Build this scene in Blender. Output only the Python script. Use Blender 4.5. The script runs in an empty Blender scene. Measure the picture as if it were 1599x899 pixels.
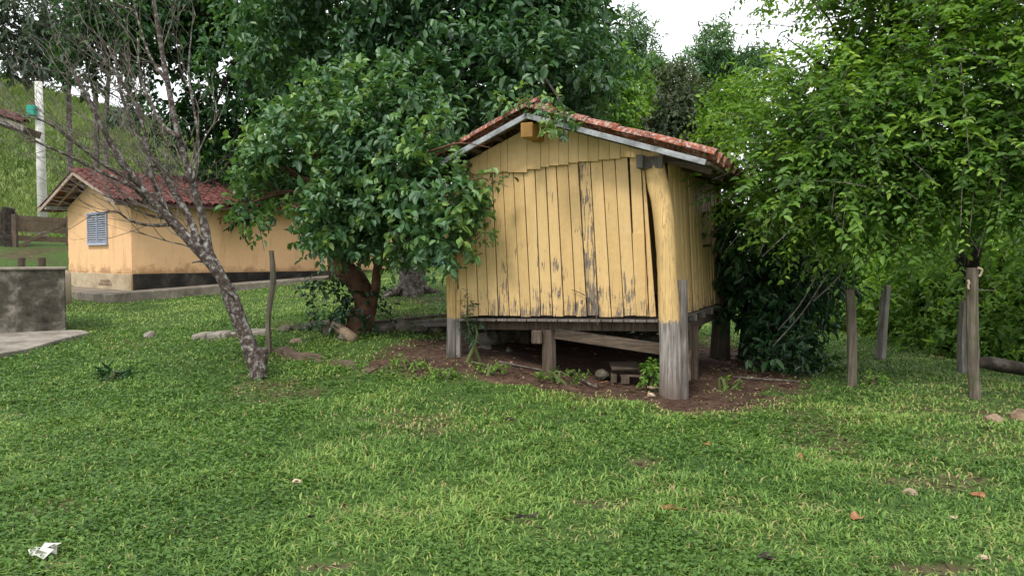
import bpy, math, random
import numpy as np
from mathutils import Vector, Matrix

R = math.radians
rng = np.random.default_rng(7)
random.seed(7)
sc = bpy.context.scene
col = sc.collection

# ------------------------------------------------------------------ camera, sky, sun, exposure
FPX = 1209.0
CAM_Z = 1.6
PITCH = math.atan(50 / FPX)
cam_d = bpy.data.cameras.new('camera')
cam = bpy.data.objects.new('camera', cam_d)
col.objects.link(cam)
cam.location = (0, 0, CAM_Z)
cam.rotation_euler = (R(90) - PITCH, 0, 0)
cam_d.sensor_width = 36
cam_d.lens = 36 * FPX / 1599
cam_d.clip_end = 2000
sc.camera = cam

SUN_EL, SUN_AZ = R(52), math.atan2(-0.36, -0.72)      # azimuth: direction (x, y) towards the sun
to_sun = Vector((math.sin(SUN_AZ) * math.cos(SUN_EL), math.cos(SUN_AZ) * math.cos(SUN_EL), math.sin(SUN_EL)))
world = bpy.data.worlds.new('World')
sc.world = world
world.use_nodes = True
wn, wl = world.node_tree.nodes, world.node_tree.links
bg = wn['Background']
sky = wn.new('ShaderNodeTexSky')
sky.sky_type = 'NISHITA'
sky.sun_disc = False
sky.sun_elevation = SUN_EL
sky.sun_rotation = SUN_AZ
ov = wn.new('ShaderNodeMix')                            # a bright overcast: thick white cloud over the blue
ov.data_type = 'RGBA'
ov.inputs['Factor'].default_value = 0.9
wl.new(sky.outputs['Color'], ov.inputs['A'])
ov.inputs['B'].default_value = (9.9, 10.0, 10.3, 1)
wl.new(ov.outputs['Result'], bg.inputs['Color'])
bg.inputs['Strength'].default_value = 0.10

sun_d = bpy.data.lights.new('sun', 'SUN')
sun_d.energy = 1.5
sun_d.angle = R(12)
sun_d.color = (1.0, 0.95, 0.86)
sun = bpy.data.objects.new('sun', sun_d)
col.objects.link(sun)
sun.location = (0, 0, 30)
sun.rotation_euler = to_sun.to_track_quat('Z', 'Y').to_euler()

sc.view_settings.view_transform = 'Standard'
sc.view_settings.look = 'None'
sc.view_settings.gamma = 1
sc.view_settings.use_curve_mapping = False
sc.view_settings.exposure = 0.85
sc.render.engine = 'CYCLES'
sc.cycles.max_bounces = 8
sc.cycles.diffuse_bounces = 4
sc.cycles.transmission_bounces = 4
sc.cycles.use_denoising = True

# ------------------------------------------------------------------ pixel helpers (photo pixels -> places)
Fv = np.array([0, math.cos(PITCH), -math.sin(PITCH)])
Uv = np.array([0, math.sin(PITCH), math.cos(PITCH)])


def ray(px, py):
    return Fv + (px - 799.5) / FPX * np.array([1.0, 0, 0]) - (py - 449.5) / FPX * Uv


def at(px, py, Y):
    d = ray(px, py)
    q = d * (Y / d[1])
    return np.array([q[0], q[1], q[2] + CAM_Z])


# ------------------------------------------------------------------ terrain
CP = np.array([
    (-3, 0, 0), (3, 0, 0), (0, 3, 0), (-5, 5, 0), (5, 5, 0), (0, 6.5, 0), (-9, 4, 0), (9, 4, 0), (-4, 7.5, .03), (4, 7.5, 0),
    (1.83, 8.87, 0), (-.73, 9.99, .35), (.5, 9.6, .15), (-1.2, 9.0, .12), (-3.11, 9.47, .1), (-3.55, 11.3, .22), (-2.43, 12.2, .42), (3.43, 12.5, .04),
    (.6, 12.5, .3), (-5.5, 13.5, .25), (-8, 11.8, .1), (-6.9, 14.5, .2), (-9, 14, .2), (-9.7, 19.4, .40), (-7, 16.5, .33), (-5.6, 24.5, .85),
    (-4.5, 18, .62), (-2.17, 16.8, .83), (0, 16, .7), (0, 22, 1.0), (-1.5, 27, 1.2), (-12.5, 23.6, .6), (-14.2, 25, .95), (-16, 26.5, 1.5), (-19, 30, 2.3), (-14, 19, .45),
    (4.2, 9.6, 0), (5.7, 11.9, 0), (5.2, 8.8, 0), (6.3, 15.6, .1), (4, 17, .15), (9, 12, -.15), (10, 17, -.2), (14, 8, -.1), (5, 24, .3), (12, 26, 0),
    (-15, 8, .1), (-22, 15, .8), (-10, 34, 1.8), (8, 40, .8), (-28, 34, 3.0), (25, 20, -.2), (25, 40, .3), (-25, 0, 0), (25, 0, 0)], float)


def _tps(r2):
    return np.where(r2 > 1e-12, 0.5 * r2 * np.log(np.maximum(r2, 1e-12)), 0)


_n = len(CP)
_A = np.zeros((_n + 3, _n + 3))
_d2 = ((CP[:, None, :2] - CP[None, :, :2]) ** 2).sum(-1)
_A[:_n, :_n] = _tps(_d2) + np.eye(_n) * 0.6
_A[:_n, _n] = 1
_A[:_n, _n + 1:] = CP[:, :2]
_A[_n:, :_n] = _A[:_n, _n:].T
_W = np.linalg.solve(_A, np.concatenate([CP[:, 2], np.zeros(3)]))


def H(x, y):
    x = np.asarray(x, float)
    y = np.asarray(y, float)
    shp = np.broadcast(x, y).shape
    xf, yf = np.broadcast_to(x, shp).ravel(), np.broadcast_to(y, shp).ravel()
    out = np.empty(xf.size)
    for i in range(0, xf.size, 40000):
        a, b = xf[i:i + 40000], yf[i:i + 40000]
        r2 = (a[:, None] - CP[None, :, 0]) ** 2 + (b[:, None] - CP[None, :, 1]) ** 2
        out[i:i + 40000] = _tps(r2) @ _W[:_n] + _W[_n] + _W[_n + 1] * a + _W[_n + 2] * b
    far = np.clip((np.hypot(xf, yf - 12) - 26) / 20, 0, 1)
    out = np.clip(out, -.4, 3.0) * (1 - far) + 0.9 * far
    return out.reshape(shp)


def h1(x, y):
    return float(H(np.array([x]), np.array([y]))[0])


def gnd(px, py):
    """the place where the ray through a photo pixel meets the ground"""
    d = ray(px, py)
    lo = 2.0
    t = lo
    while t < 60:
        q = d * t
        if q[2] + CAM_Z < h1(q[0], q[1]):
            break
        t += 0.25
    a, b = t - .25, t
    for _ in range(14):
        m = (a + b) / 2
        q = d * m
        if q[2] + CAM_Z < h1(q[0], q[1]):
            b = m
        else:
            a = m
    q = d * b
    return np.array([q[0], q[1], h1(q[0], q[1])])


def vnoise(x, y, s, seed=0):
    """cheap smooth 2-D noise, about -1..1"""
    x = np.asarray(x) * s
    y = np.asarray(y) * s
    r = np.random.default_rng(seed)
    o = 0
    for k in range(6):
        a = r.uniform(0, 2 * math.pi)
        f = r.uniform(.6, 2.2)
        o = o + np.sin((x * math.cos(a) + y * math.sin(a)) * f + r.uniform(0, 6.28) + 1.3 * np.sin((x * math.sin(a) - y * math.cos(a)) * f * .7 + r.uniform(0, 6.28)))
    return o / 3.2


def noise3(p, s, seed=0):
    r = np.random.default_rng(seed)
    o = 0
    for k in range(6):
        v = r.normal(size=3)
        v /= np.linalg.norm(v)
        w = r.normal(size=3)
        o = o + np.sin((p @ v) * s * r.uniform(.7, 1.8) + r.uniform(0, 6.28) + 1.2 * np.sin((p @ w) * s * .6))
    return o / 3.0


# ------------------------------------------------------------------ materials
class NT:
    def __init__(self, name):
        self.m = bpy.data.materials.new(name)
        self.m.use_nodes = True
        self.t = self.m.node_tree
        self.n, self.l = self.t.nodes, self.t.links
        for q in list(self.n):
            self.n.remove(q)
        self.out = self.n.new('ShaderNodeOutputMaterial')

    def new(self, typ, **kw):
        q = self.n.new(typ)
        for k, v in kw.items():
            setattr(q, k, v)
        return q

    def put(self, sock, v):
        if isinstance(v, bpy.types.NodeSocket):
            self.l.new(v, sock)
        elif isinstance(v, (tuple, list)) and len(v) == 3 and len(getattr(sock, 'default_value', (0,) * 3)) == 4:
            sock.default_value = (*v, 1)
        else:
            sock.default_value = v

    def coord(self, kind='Object', scale=(1, 1, 1)):
        c = self.new('ShaderNodeTexCoord').outputs[kind] if kind != 'World' else self.new('ShaderNodeNewGeometry').outputs['Position']
        if scale != (1, 1, 1):
            mp = self.new('ShaderNodeMapping')
            self.l.new(c, mp.inputs['Vector'])
            mp.inputs['Scale'].default_value = scale
            c = mp.outputs['Vector']
        return c

    def noise(self, vec, scale, detail=4, rough=.55, dist=0, out='Fac'):
        q = self.new('ShaderNodeTexNoise')
        self.put(q.inputs['Vector'], vec)
        q.inputs['Scale'].default_value = scale
        q.inputs['Detail'].default_value = detail
        q.inputs['Roughness'].default_value = rough
        q.inputs['Distortion'].default_value = dist
        return q.outputs[out]

    def ramp(self, fac, stops, interp='LINEAR'):
        q = self.new('ShaderNodeValToRGB')
        q.color_ramp.interpolation = interp
        e = q.color_ramp.elements
        while len(e) < len(stops):
            e.new(0.5)
        for s, (p, c) in zip(e, stops):
            s.position = p
            s.color = (c, c, c, 1) if isinstance(c, (int, float)) else (*c, 1)
        self.put(q.inputs['Fac'], fac)
        return q.outputs['Color']

    def mix(self, fac, a, b, blend='MIX'):
        q = self.new('ShaderNodeMix', data_type='RGBA', blend_type=blend)
        self.put(q.inputs['Factor'], fac)
        self.put(q.inputs['A'], a)
        self.put(q.inputs['B'], b)
        return q.outputs['Result']

    def math(self, op, a, b=0.0, clamp=False):
        q = self.new('ShaderNodeMath', operation=op, use_clamp=clamp)
        self.put(q.inputs[0], a)
        self.put(q.inputs[1], b)
        return q.outputs[0]

    def maprange(self, v, a, b, c=0, d=1):
        q = self.new('ShaderNodeMapRange')
        self.put(q.inputs['Value'], v)
        for k, w in zip(('From Min', 'From Max', 'To Min', 'To Max'), (a, b, c, d)):
            q.inputs[k].default_value = w
        return q.outputs['Result']

    def z(self, vec):
        q = self.new('ShaderNodeSeparateXYZ')
        self.l.new(vec, q.inputs[0])
        return q.outputs['Z']

    def attr(self, name, typ='GEOMETRY', out='Fac'):
        q = self.new('ShaderNodeAttribute', attribute_name=name, attribute_type=typ)
        return q.outputs[out]

    def objinfo(self, out='Random'):
        return self.new('ShaderNodeObjectInfo').outputs[out]

    def bump(self, height, strength=.5, dist=.01):
        q = self.new('ShaderNodeBump')
        q.inputs['Strength'].default_value = strength
        q.inputs['Distance'].default_value = dist
        self.l.new(height, q.inputs['Height'])
        return q.outputs['Normal']

    def principled(self, color, rough=.8, normal=None, spec=.3):
        q = self.new('ShaderNodeBsdfPrincipled')
        self.put(q.inputs['Base Color'], color)
        self.put(q.inputs['Roughness'], rough)
        q.inputs['Specular IOR Level'].default_value = spec
        if normal is not None:
            self.l.new(normal, q.inputs['Normal'])
        self.l.new(q.outputs[0], self.out.inputs['Surface'])
        return q


def leaf_mat(name, dark, mid, light, trans=.3, rough=.42, spec=.5):
    """colour of each leaf from its own random number"""
    N = NT(name)
    c = N.ramp(N.attr('rnd'), [(0, dark), (.45, mid), (.8, tuple(.55 * a + .45 * b for a, b in zip(mid, light))), (1, light)])
    p = N.principled(c, rough, None, spec)
    t = N.new('ShaderNodeBsdfTranslucent')
    N.put(t.inputs['Color'], N.mix(1.0, c, (1.5, 1.5, .6), 'MULTIPLY'))
    m = N.new('ShaderNodeMixShader')
    m.inputs[0].default_value = trans
    N.l.new(p.outputs[0], m.inputs[1])
    N.l.new(t.outputs[0], m.inputs[2])
    N.l.new(m.outputs[0], N.out.inputs['Surface'])
    return N.m


def painted_wood(name):
    """mustard paint over grey board, flaking; obj.color[3] says how worn this board is"""
    N = NT(name)
    v = N.coord('Object')
    st = N.coord('Object', (1, 1, .09))
    rnd = N.objinfo('Random')
    off = N.new('ShaderNodeVectorMath', operation='ADD')
    N.l.new(st, off.inputs[0])
    cmb = N.new('ShaderNodeCombineXYZ')
    N.put(cmb.inputs[1], N.math('MULTIPLY', rnd, 37.0))
    N.l.new(cmb.outputs[0], off.inputs[1])
    st = off.outputs[0]
    wear = N.objinfo('Alpha')
    flake = N.noise(st, 38, 8, .68, .9)
    blot = N.noise(v, 3.2, 4, .6)
    low = N.math('ADD', N.maprange(N.z(v), .72, 1.25, .13, 0), N.maprange(N.z(v), 1.2, 2.4, .035, -.05))
    m = N.math('ADD', flake, N.math('MULTIPLY', N.math('SUBTRACT', blot, .5), .55))
    m = N.math('ADD', m, low)
    m = N.math('ADD', m, N.math('MULTIPLY', N.math('SUBTRACT', wear, .5), .36))
    mask = N.ramp(m, [(.645, 0), (.69, 1)])
    hue = N.mix(rnd, (.60, .395, .165), (.71, .49, .225))
    stain = N.noise(st, 9, 4, .6)
    paint = N.mix(N.ramp(stain, [(.35, .0), (.75, .45)]), hue, (.44, .29, .115))
    paint = N.mix(N.ramp(N.noise(v, 14, 5, .7), [(.45, 0), (.8, .3)]), paint, (.78, .63, .38))
    grime = N.math('ADD', N.noise(v, 5, 6, .7), N.maprange(N.z(v), .75, 1.5, .12, -.12))
    paint = N.mix(N.ramp(grime, [(.5, 0), (.72, .5)]), paint, (.30, .20, .10))
    grain = N.noise(st, 70, 4, .7)
    paint = N.mix(N.ramp(grain, [(.4, .16), (.62, 0)]), paint, (.34, .22, .09))
    wood = N.ramp(grain, [(.3, (.07, .05, .036)), (.55, (.19, .15, .12)), (.75, (.30, .26, .22))])
    c = N.mix(mask, paint, wood)
    hgt = N.math('ADD', N.math('MULTIPLY', mask, -.6), N.math('MULTIPLY', grain, .5))
    N.principled(c, N.mix(mask, (.55, .55, .55), (.9, .9, .9)), N.bump(hgt, .5, .004), .3)
    return N.m


def grey_wood(name, lo, mid, hi, scale=40, axis=2, moss=0.0):
    N = NT(name)
    sc_ = [1, 1, 1]
    sc_[axis] = .07
    st = N.coord('Object', tuple(sc_))
    v = N.coord('World')
    g = N.noise(st, scale, 5, .7, .4)
    c = N.ramp(g, [(.28, lo), (.5, mid), (.75, hi)])
    c = N.mix(N.ramp(N.noise(v, 4, 4, .6), [(.4, 0), (.75, .55)]), c, tuple(x * .45 for x in mid))
    if moss:
        c = N.mix(N.ramp(N.noise(v, 7, 5, .65), [(.5, 0), (.65, moss)]), c, (.07, .09, .03))
    N.principled(c, .9, N.bump(g, .8, .008), .2)
    return N.m


def log_wood(name, z0, hue=(.67, .455, .20)):
    """round post: painted above z0 (local), bare grey below"""
    N = NT(name)
    v = N.coord('Object')
    st = N.coord('Object', (1, 1, .06))
    g = N.noise(st, 34, 6, .7, .5)
    wood = N.ramp(g, [(.3, (.07, .06, .055)), (.5, (.24, .215, .195)), (.72, (.42, .39, .36))])
    wood = N.mix(N.maprange(N.z(v), .02, .42, .75, 0), wood, (.10, .07, .05))
    paint = N.mix(N.ramp(N.noise(v, 6, 5, .6), [(.4, 0), (.75, .6)]), hue, tuple(h * .72 for h in hue))
    crack = N.ramp(N.noise(N.coord('Object', (1, 1, .035)), 26, 4, .5, .3), [(.47, 0), (.495, .75), (.505, .75), (.53, 0)])
    paint = N.mix(crack, paint, tuple(h * .42 for h in hue))
    chips = N.ramp(N.noise(st, 30, 8, .7, .8), [(.60, 0), (.68, 1)])
    paint = N.mix(N.ramp(N.noise(st, 11, 5, .6), [(.45, 0), (.7, .5)]), paint, tuple(h * .6 for h in hue))
    paint = N.mix(chips, paint, (.22, .17, .13))
    zz = N.math('ADD', N.z(v), N.math('MULTIPLY', N.math('SUBTRACT', N.noise(N.coord('Object', (1, 1, .3)), 26, 6, .75), .5), .22))
    c = N.mix(N.maprange(zz, z0 - .012, z0 + .012), wood, paint)
    N.principled(c, .8, N.bump(g, .9, .012), .2)
    return N.m


def tile_mat(name, red, dark, lichen, amount):
    N = NT(name)
    v = N.coord('World')
    rnd = N.objinfo('Random')
    base = N.mix(rnd, red, tuple(.6 * r for r in red))
    base = N.mix(N.ramp(N.noise(v, 9, 5, .65), [(.42, 0), (.62, .85)]), base, dark)
    base = N.mix(N.ramp(N.noise(v, 26, 5, .7), [(.62 - amount, 0), (.66 - amount + .03, .85)]), base, lichen)
    N.principled(base, .85, N.bump(N.noise(v, 60, 4), .4, .005), .25)
    return N.m


def wall_paint(name, c0, c1, stain=(.30, .16, .06)):
    N = NT(name)
    v = N.coord('World')
    o = N.coord('Object')
    rnd = N.objinfo('Random')
    c = N.mix(N.noise(v, 1.1, 4, .6), c0, c1)
    c = N.mix(N.math('MULTIPLY', rnd, .12), c, tuple(.86 * x for x in c0))
    st = N.noise(N.coord('Object', (1, 1, .18)), 3.2, 5, .65)
    c = N.mix(N.ramp(st, [(.54, 0), (.8, .6)]), c, stain)
    spl = N.math('ADD', N.noise(v, 2.6, 6, .7), N.maprange(N.z(o), 1.1, 1.6, .22, -.25))
    c = N.mix(N.ramp(spl, [(.52, 0), (.75, .75)]), c, (.28, .15, .07))
    c = N.mix(N.ramp(N.noise(v, 6, 6, .7), [(.5, 0), (.8, .3)]), c, (.86, .62, .38))
    N.principled(c, .85, N.bump(N.noise(v, 70, 4), .15, .004), .2)
    return N.m


def rough_mat(name, c0, c1, c2, scale=3.0, bump=.5, rough=.92, stretch=(1, 1, 1)):
    N = NT(name)
    v = N.coord('World', stretch)
    a = N.noise(v, scale, 6, .65, .3)
    b = N.noise(v, scale * 6, 5, .7)
    c = N.ramp(a, [(.32, c0), (.5, c1), (.68, c2)])
    c = N.mix(N.ramp(b, [(.4, 0), (.75, .55)]), c, tuple(.45 * x for x in c1))
    N.principled(c, rough, N.bump(b, bump, .012), .2)
    return N.m


def plain(name, c, rough=.6, spec=.3):
    N = NT(name)
    v = N.coord('World')
    N.principled(N.mix(N.ramp(N.noise(v, 12, 4, .6), [(.35, 0), (.75, .4)]), c, tuple(.62 * x for x in c)), rough, None, spec)
    return N.m


M = {}
M['paint'] = painted_wood('flaking_mustard_paint')
M['log'] = log_wood('painted_log', .86)
M['post_left'] = log_wood('painted_left_post', .80, (.56, .38, .16))
M['grey'] = grey_wood('weathered_grey_wood', (.05, .043, .038), (.15, .13, .115), (.30, .275, .25))
M['brown_wood'] = grey_wood('dark_brown_wood', (.035, .025, .018), (.10, .075, .055), (.19, .15, .115), 40, 0)  # dark brown grained timber for beams, battens and rafters
M['post_wood'] = grey_wood('brown_post_wood', (.035, .025, .018), (.10, .075, .055), (.19, .15, .115))
M['fence'] = grey_wood('mossy_fence_wood', (.05, .04, .033), (.14, .115, .09), (.27, .235, .195), 34, 2, .5)
M['fence_pale'] = grey_wood('pale_fence_wood', (.09, .08, .07), (.24, .215, .19), (.40, .37, .335), 34, 2, .2)
M['barge'] = rough_mat('grey_white_barge', (.14, .145, .145), (.31, .325, .34), (.46, .48, .50), 7, .2, .8, (1, 1, 1))
M['ochre'] = plain('ochre_beam_paint', (.36, .19, .055), .7)
M['tile_hut'] = tile_mat('lichened_clay_tile', (.36, .105, .055), (.13, .055, .044), (.40, .35, .31), .115)
M['tile_house'] = tile_mat('old_clay_tile', (.17, .058, .048), (.075, .036, .032), (.26, .165, .14), .03)
M['cream_board'] = plain('dull_cream_board', (.40, .31, .25), .8)  # muted cream for the house barge boards and battens
M['wall'] = wall_paint('peach_wall_paint', (.80, .51, .275), (.73, .45, .23))
M['plinth_dark'] = rough_mat('mould_black_plinth', (.010, .010, .009), (.028, .026, .022), (.09, .08, .065), 2.0, .3)
M['plinth_pale'] = rough_mat('cream_plinth', (.30, .22, .13), (.46, .37, .25), (.55, .46, .33), 2.2, .4)
M['concrete'] = rough_mat('old_concrete', (.10, .085, .065), (.22, .19, .15), (.33, .29, .23), 2.0)
M['concrete_pale'] = rough_mat('pale_concrete', (.15, .13, .105), (.27, .24, .20), (.37, .34, .29), 2.6)
M['mould'] = rough_mat('mould_stained_concrete', (.022, .022, .016), (.10, .09, .07), (.30, .275, .23), 3.2)
M['window'] = plain('grey_blue_window_paint', (.30, .35, .46), .5)
M['slat'] = plain('pale_slat_paint', (.46, .49, .56), .5)
M['dark'] = plain('inside_shade_colour', (.02, .018, .016), .9)  # near-black colour standing in for shade indoors and behind the slats
M['rock'] = rough_mat('brown_stone', (.12, .075, .045), (.25, .18, .12), (.36, .28, .20), 5)
M['rock_moss'] = rough_mat('mossy_stone', (.035, .045, .02), (.10, .09, .065), (.20, .175, .14), 5)
M['earthwall'] = rough_mat('earthy_kerb', (.05, .035, .022), (.12, .085, .06), (.18, .14, .10), 5)
M['bark_lichen'] = rough_mat('lichen_bark', (.03, .021, .017), (.085, .064, .054), (.42, .42, .39), 17, .8)
M['bark_red'] = rough_mat('smooth_red_bark', (.06, .030, .019), (.125, .066, .041), (.19, .11, .072), 6, .5)
M['bark_dark'] = rough_mat('dark_bark', (.012, .010, .008), (.035, .028, .022), (.08, .07, .058), 8, .8)
M['bark_mottle'] = rough_mat('mottled_bark', (.035, .028, .022), (.12, .10, .085), (.34, .32, .29), 14, .8)
M['twig'] = rough_mat('pale_twig', (.06, .048, .04), (.14, .116, .098), (.32, .30, .27), 12, .3)
M['stem_green'] = plain('green_stem', (.10, .12, .04), .7)
M['pole'] = rough_mat('white_concrete_pole', (.42, .40, .36), (.62, .61, .58), (.70, .69, .66), 1.5, .2)
M['teal'] = plain('teal_box_paint', (.02, .33, .25), .5)
M['blue'] = plain('blue_plastic', (.03, .085, .22), .5)
M['white'] = plain('white_plastic', (.55, .55, .48), .6)
M['brown_leaf'] = rough_mat('brown_dry_leaf', (.10, .05, .03), (.34, .16, .075), (.44, .24, .12), 18, .3)
M['bone'] = plain('pale_bone', (.50, .38, .27), .7)
M['black'] = plain('charred_black', (.012, .011, .010), .9)
M['gate'] = grey_wood('gate_boards', (.06, .04, .028), (.17, .125, .085), (.30, .24, .18), 36, 0, .3)
M['door'] = plain('brown_door_paint', (.16, .06, .025), .7)
M['blossom'] = plain('white_blossom', (.8, .8, .76), .6)

M['guava_leaf'] = leaf_mat('glossy_dark_leaf', (.034, .088, .036), (.085, .190, .076), (.24, .37, .085), .24, .42, .6)
M['mango_leaf'] = leaf_mat('deep_green_leaf', (.018, .056, .023), (.044, .120, .046), (.12, .23, .065), .22, .42, .6)
M['left_leaf'] = leaf_mat('dark_tree_leaf', (.010, .038, .012), (.026, .085, .024), (.10, .22, .035), .30, .45, .45)  # deep green leaf colour of the leaning tree
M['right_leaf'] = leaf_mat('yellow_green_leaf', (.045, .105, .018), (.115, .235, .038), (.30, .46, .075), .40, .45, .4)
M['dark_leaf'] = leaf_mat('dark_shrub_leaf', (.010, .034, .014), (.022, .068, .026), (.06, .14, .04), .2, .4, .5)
M['bank_leaf'] = leaf_mat('bank_shrub_leaf', (.06, .125, .022), (.145, .28, .05), (.30, .46, .09), .38, .5, .35)
M['cover_leaf'] = leaf_mat('ground_cover_leaf', (.038, .085, .018), (.088, .178, .036), (.19, .30, .06), .28, .5, .3)
M['dull_leaf'] = leaf_mat('dull_olive_leaf', (.022, .036, .020), (.055, .080, .042), (.13, .155, .075), .2, .6, .3)
M['bamboo_leaf'] = leaf_mat('bamboo_leaf', (.05, .105, .055), (.095, .19, .09), (.18, .30, .13), .35, .5, .3)
M['lime_leaf'] = leaf_mat('lime_leaf', (.05, .12, .015), (.12, .24, .03), (.26, .40, .06), .35, .5, .3)
M['gum_leaf'] = leaf_mat('grey_gum_leaf', (.05, .075, .055), (.09, .13, .095), (.17, .22, .15), .25, .5, .3)
M['hill_leaf'] = leaf_mat('hill_grass', (.055, .10, .025), (.115, .175, .045), (.23, .28, .09), .3, .7, .2)


def grass_mat():
    N = NT('lawn_blades')
    c = N.ramp(N.attr('rnd'), [(0, (.024, .075, .014)), (.35, (.094, .195, .033)), (.65, (.172, .305, .058)), (.85, (.285, .395, .09)), (.93, (.33, .34, .12)), (1, (.44, .33, .17))])
    p = N.principled(c, .55, None, .35)
    t = N.new('ShaderNodeBsdfTranslucent')
    N.put(t.inputs['Color'], c)
    m = N.new('ShaderNodeMixShader')
    m.inputs[0].default_value = .3
    N.l.new(p.outputs[0], m.inputs[1])
    N.l.new(t.outputs[0], m.inputs[2])
    N.l.new(m.outputs[0], N.out.inputs['Surface'])
    return N.m


def ground_mat():
    N = NT('soil_and_turf')
    v = N.coord('World')
    d = N.attr('dirt')
    n = N.noise(v, 9, 6, .7)
    soil = N.ramp(N.noise(v, 3.5, 6, .7), [(.3, (.030, .018, .013)), (.5, (.068, .040, .028)), (.72, (.135, .085, .06))])
    soil = N.mix(N.ramp(N.noise(v, 45, 4, .7), [(.5, 0), (.7, .5)]), soil, (.20, .13, .095))
    turf = N.ramp(N.noise(v, 14, 5, .7), [(.3, (.025, .05, .012)), (.5, (.05, .095, .02)), (.72, (.10, .13, .04))])
    m = N.math('ADD', d, N.math('MULTIPLY', N.math('SUBTRACT', n, .5), .7))
    c = N.mix(N.ramp(m, [(.30, 0), (.75, 1)]), turf, soil)
    N.principled(c, .95, N.bump(n, .7, .03), .15)
    return N.m


def hill_mat():
    N = NT('pasture')
    v = N.coord('World')
    c = N.ramp(N.noise(v, .35, 6, .65), [(.3, (.06, .11, .03)), (.5, (.13, .185, .055)), (.7, (.22, .25, .09))])
    c = N.mix(N.ramp(N.noise(v, 2.2, 6, .7), [(.4, 0), (.7, .6)]), c, (.07, .12, .03))
    N.principled(c, .95, N.bump(N.noise(v, 3, 5), .6, .2), .1)
    return N.m


M['grass'] = grass_mat()
M['ground'] = ground_mat()
M['hill'] = hill_mat()


# ------------------------------------------------------------------ object helpers
def tag(o, label=None, cat=None, group=None, kind=None):
    for k, v in (('label', label), ('category', cat), ('group', group), ('kind', kind)):
        if v:
            o[k] = v
    return o


def empty(name, loc, rz=0.0, **kw):
    o = bpy.data.objects.new(name, None)
    o.empty_display_size = .2
    col.objects.link(o)
    o.location = loc
    o.rotation_euler = (0, 0, rz)
    return tag(o, **kw)


def link_mesh(name, me, mat, parent=None):
    if mat is not None and not me.materials:
        me.materials.append(mat)
    o = bpy.data.objects.new(name, me)
    col.objects.link(o)
    if parent is not None:
        o.parent = parent
    return o


def np_mesh(name, V, Fc, attrs=None, smooth=False):
    """mesh from arrays; Fc is a list of (n, k) index arrays"""
    me = bpy.data.meshes.new(name)
    V = np.ascontiguousarray(V, dtype=np.float32)
    Fc = Fc if isinstance(Fc, list) else [Fc]
    me.vertices.add(len(V))
    me.vertices.foreach_set('co', V.ravel())
    loops = np.concatenate([f.ravel() for f in Fc]).astype(np.int32)
    tot = np.concatenate([np.full(len(f), f.shape[1], np.int32) for f in Fc])
    start = np.concatenate([[0], np.cumsum(tot)[:-1]]).astype(np.int32)
    me.loops.add(len(loops))
    me.loops.foreach_set('vertex_index', loops)
    me.polygons.add(len(tot))
    me.polygons.foreach_set('loop_start', start)
    me.polygons.foreach_set('loop_total', tot)
    if smooth:
        me.polygons.foreach_set('use_smooth', np.ones(len(tot), bool))
    for k, a in (attrs or {}).items():
        at_ = me.attributes.new(k, 'FLOAT', 'POINT')
        at_.data.foreach_set('value', np.ascontiguousarray(a, dtype=np.float32))
    me.update()
    return me


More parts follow.
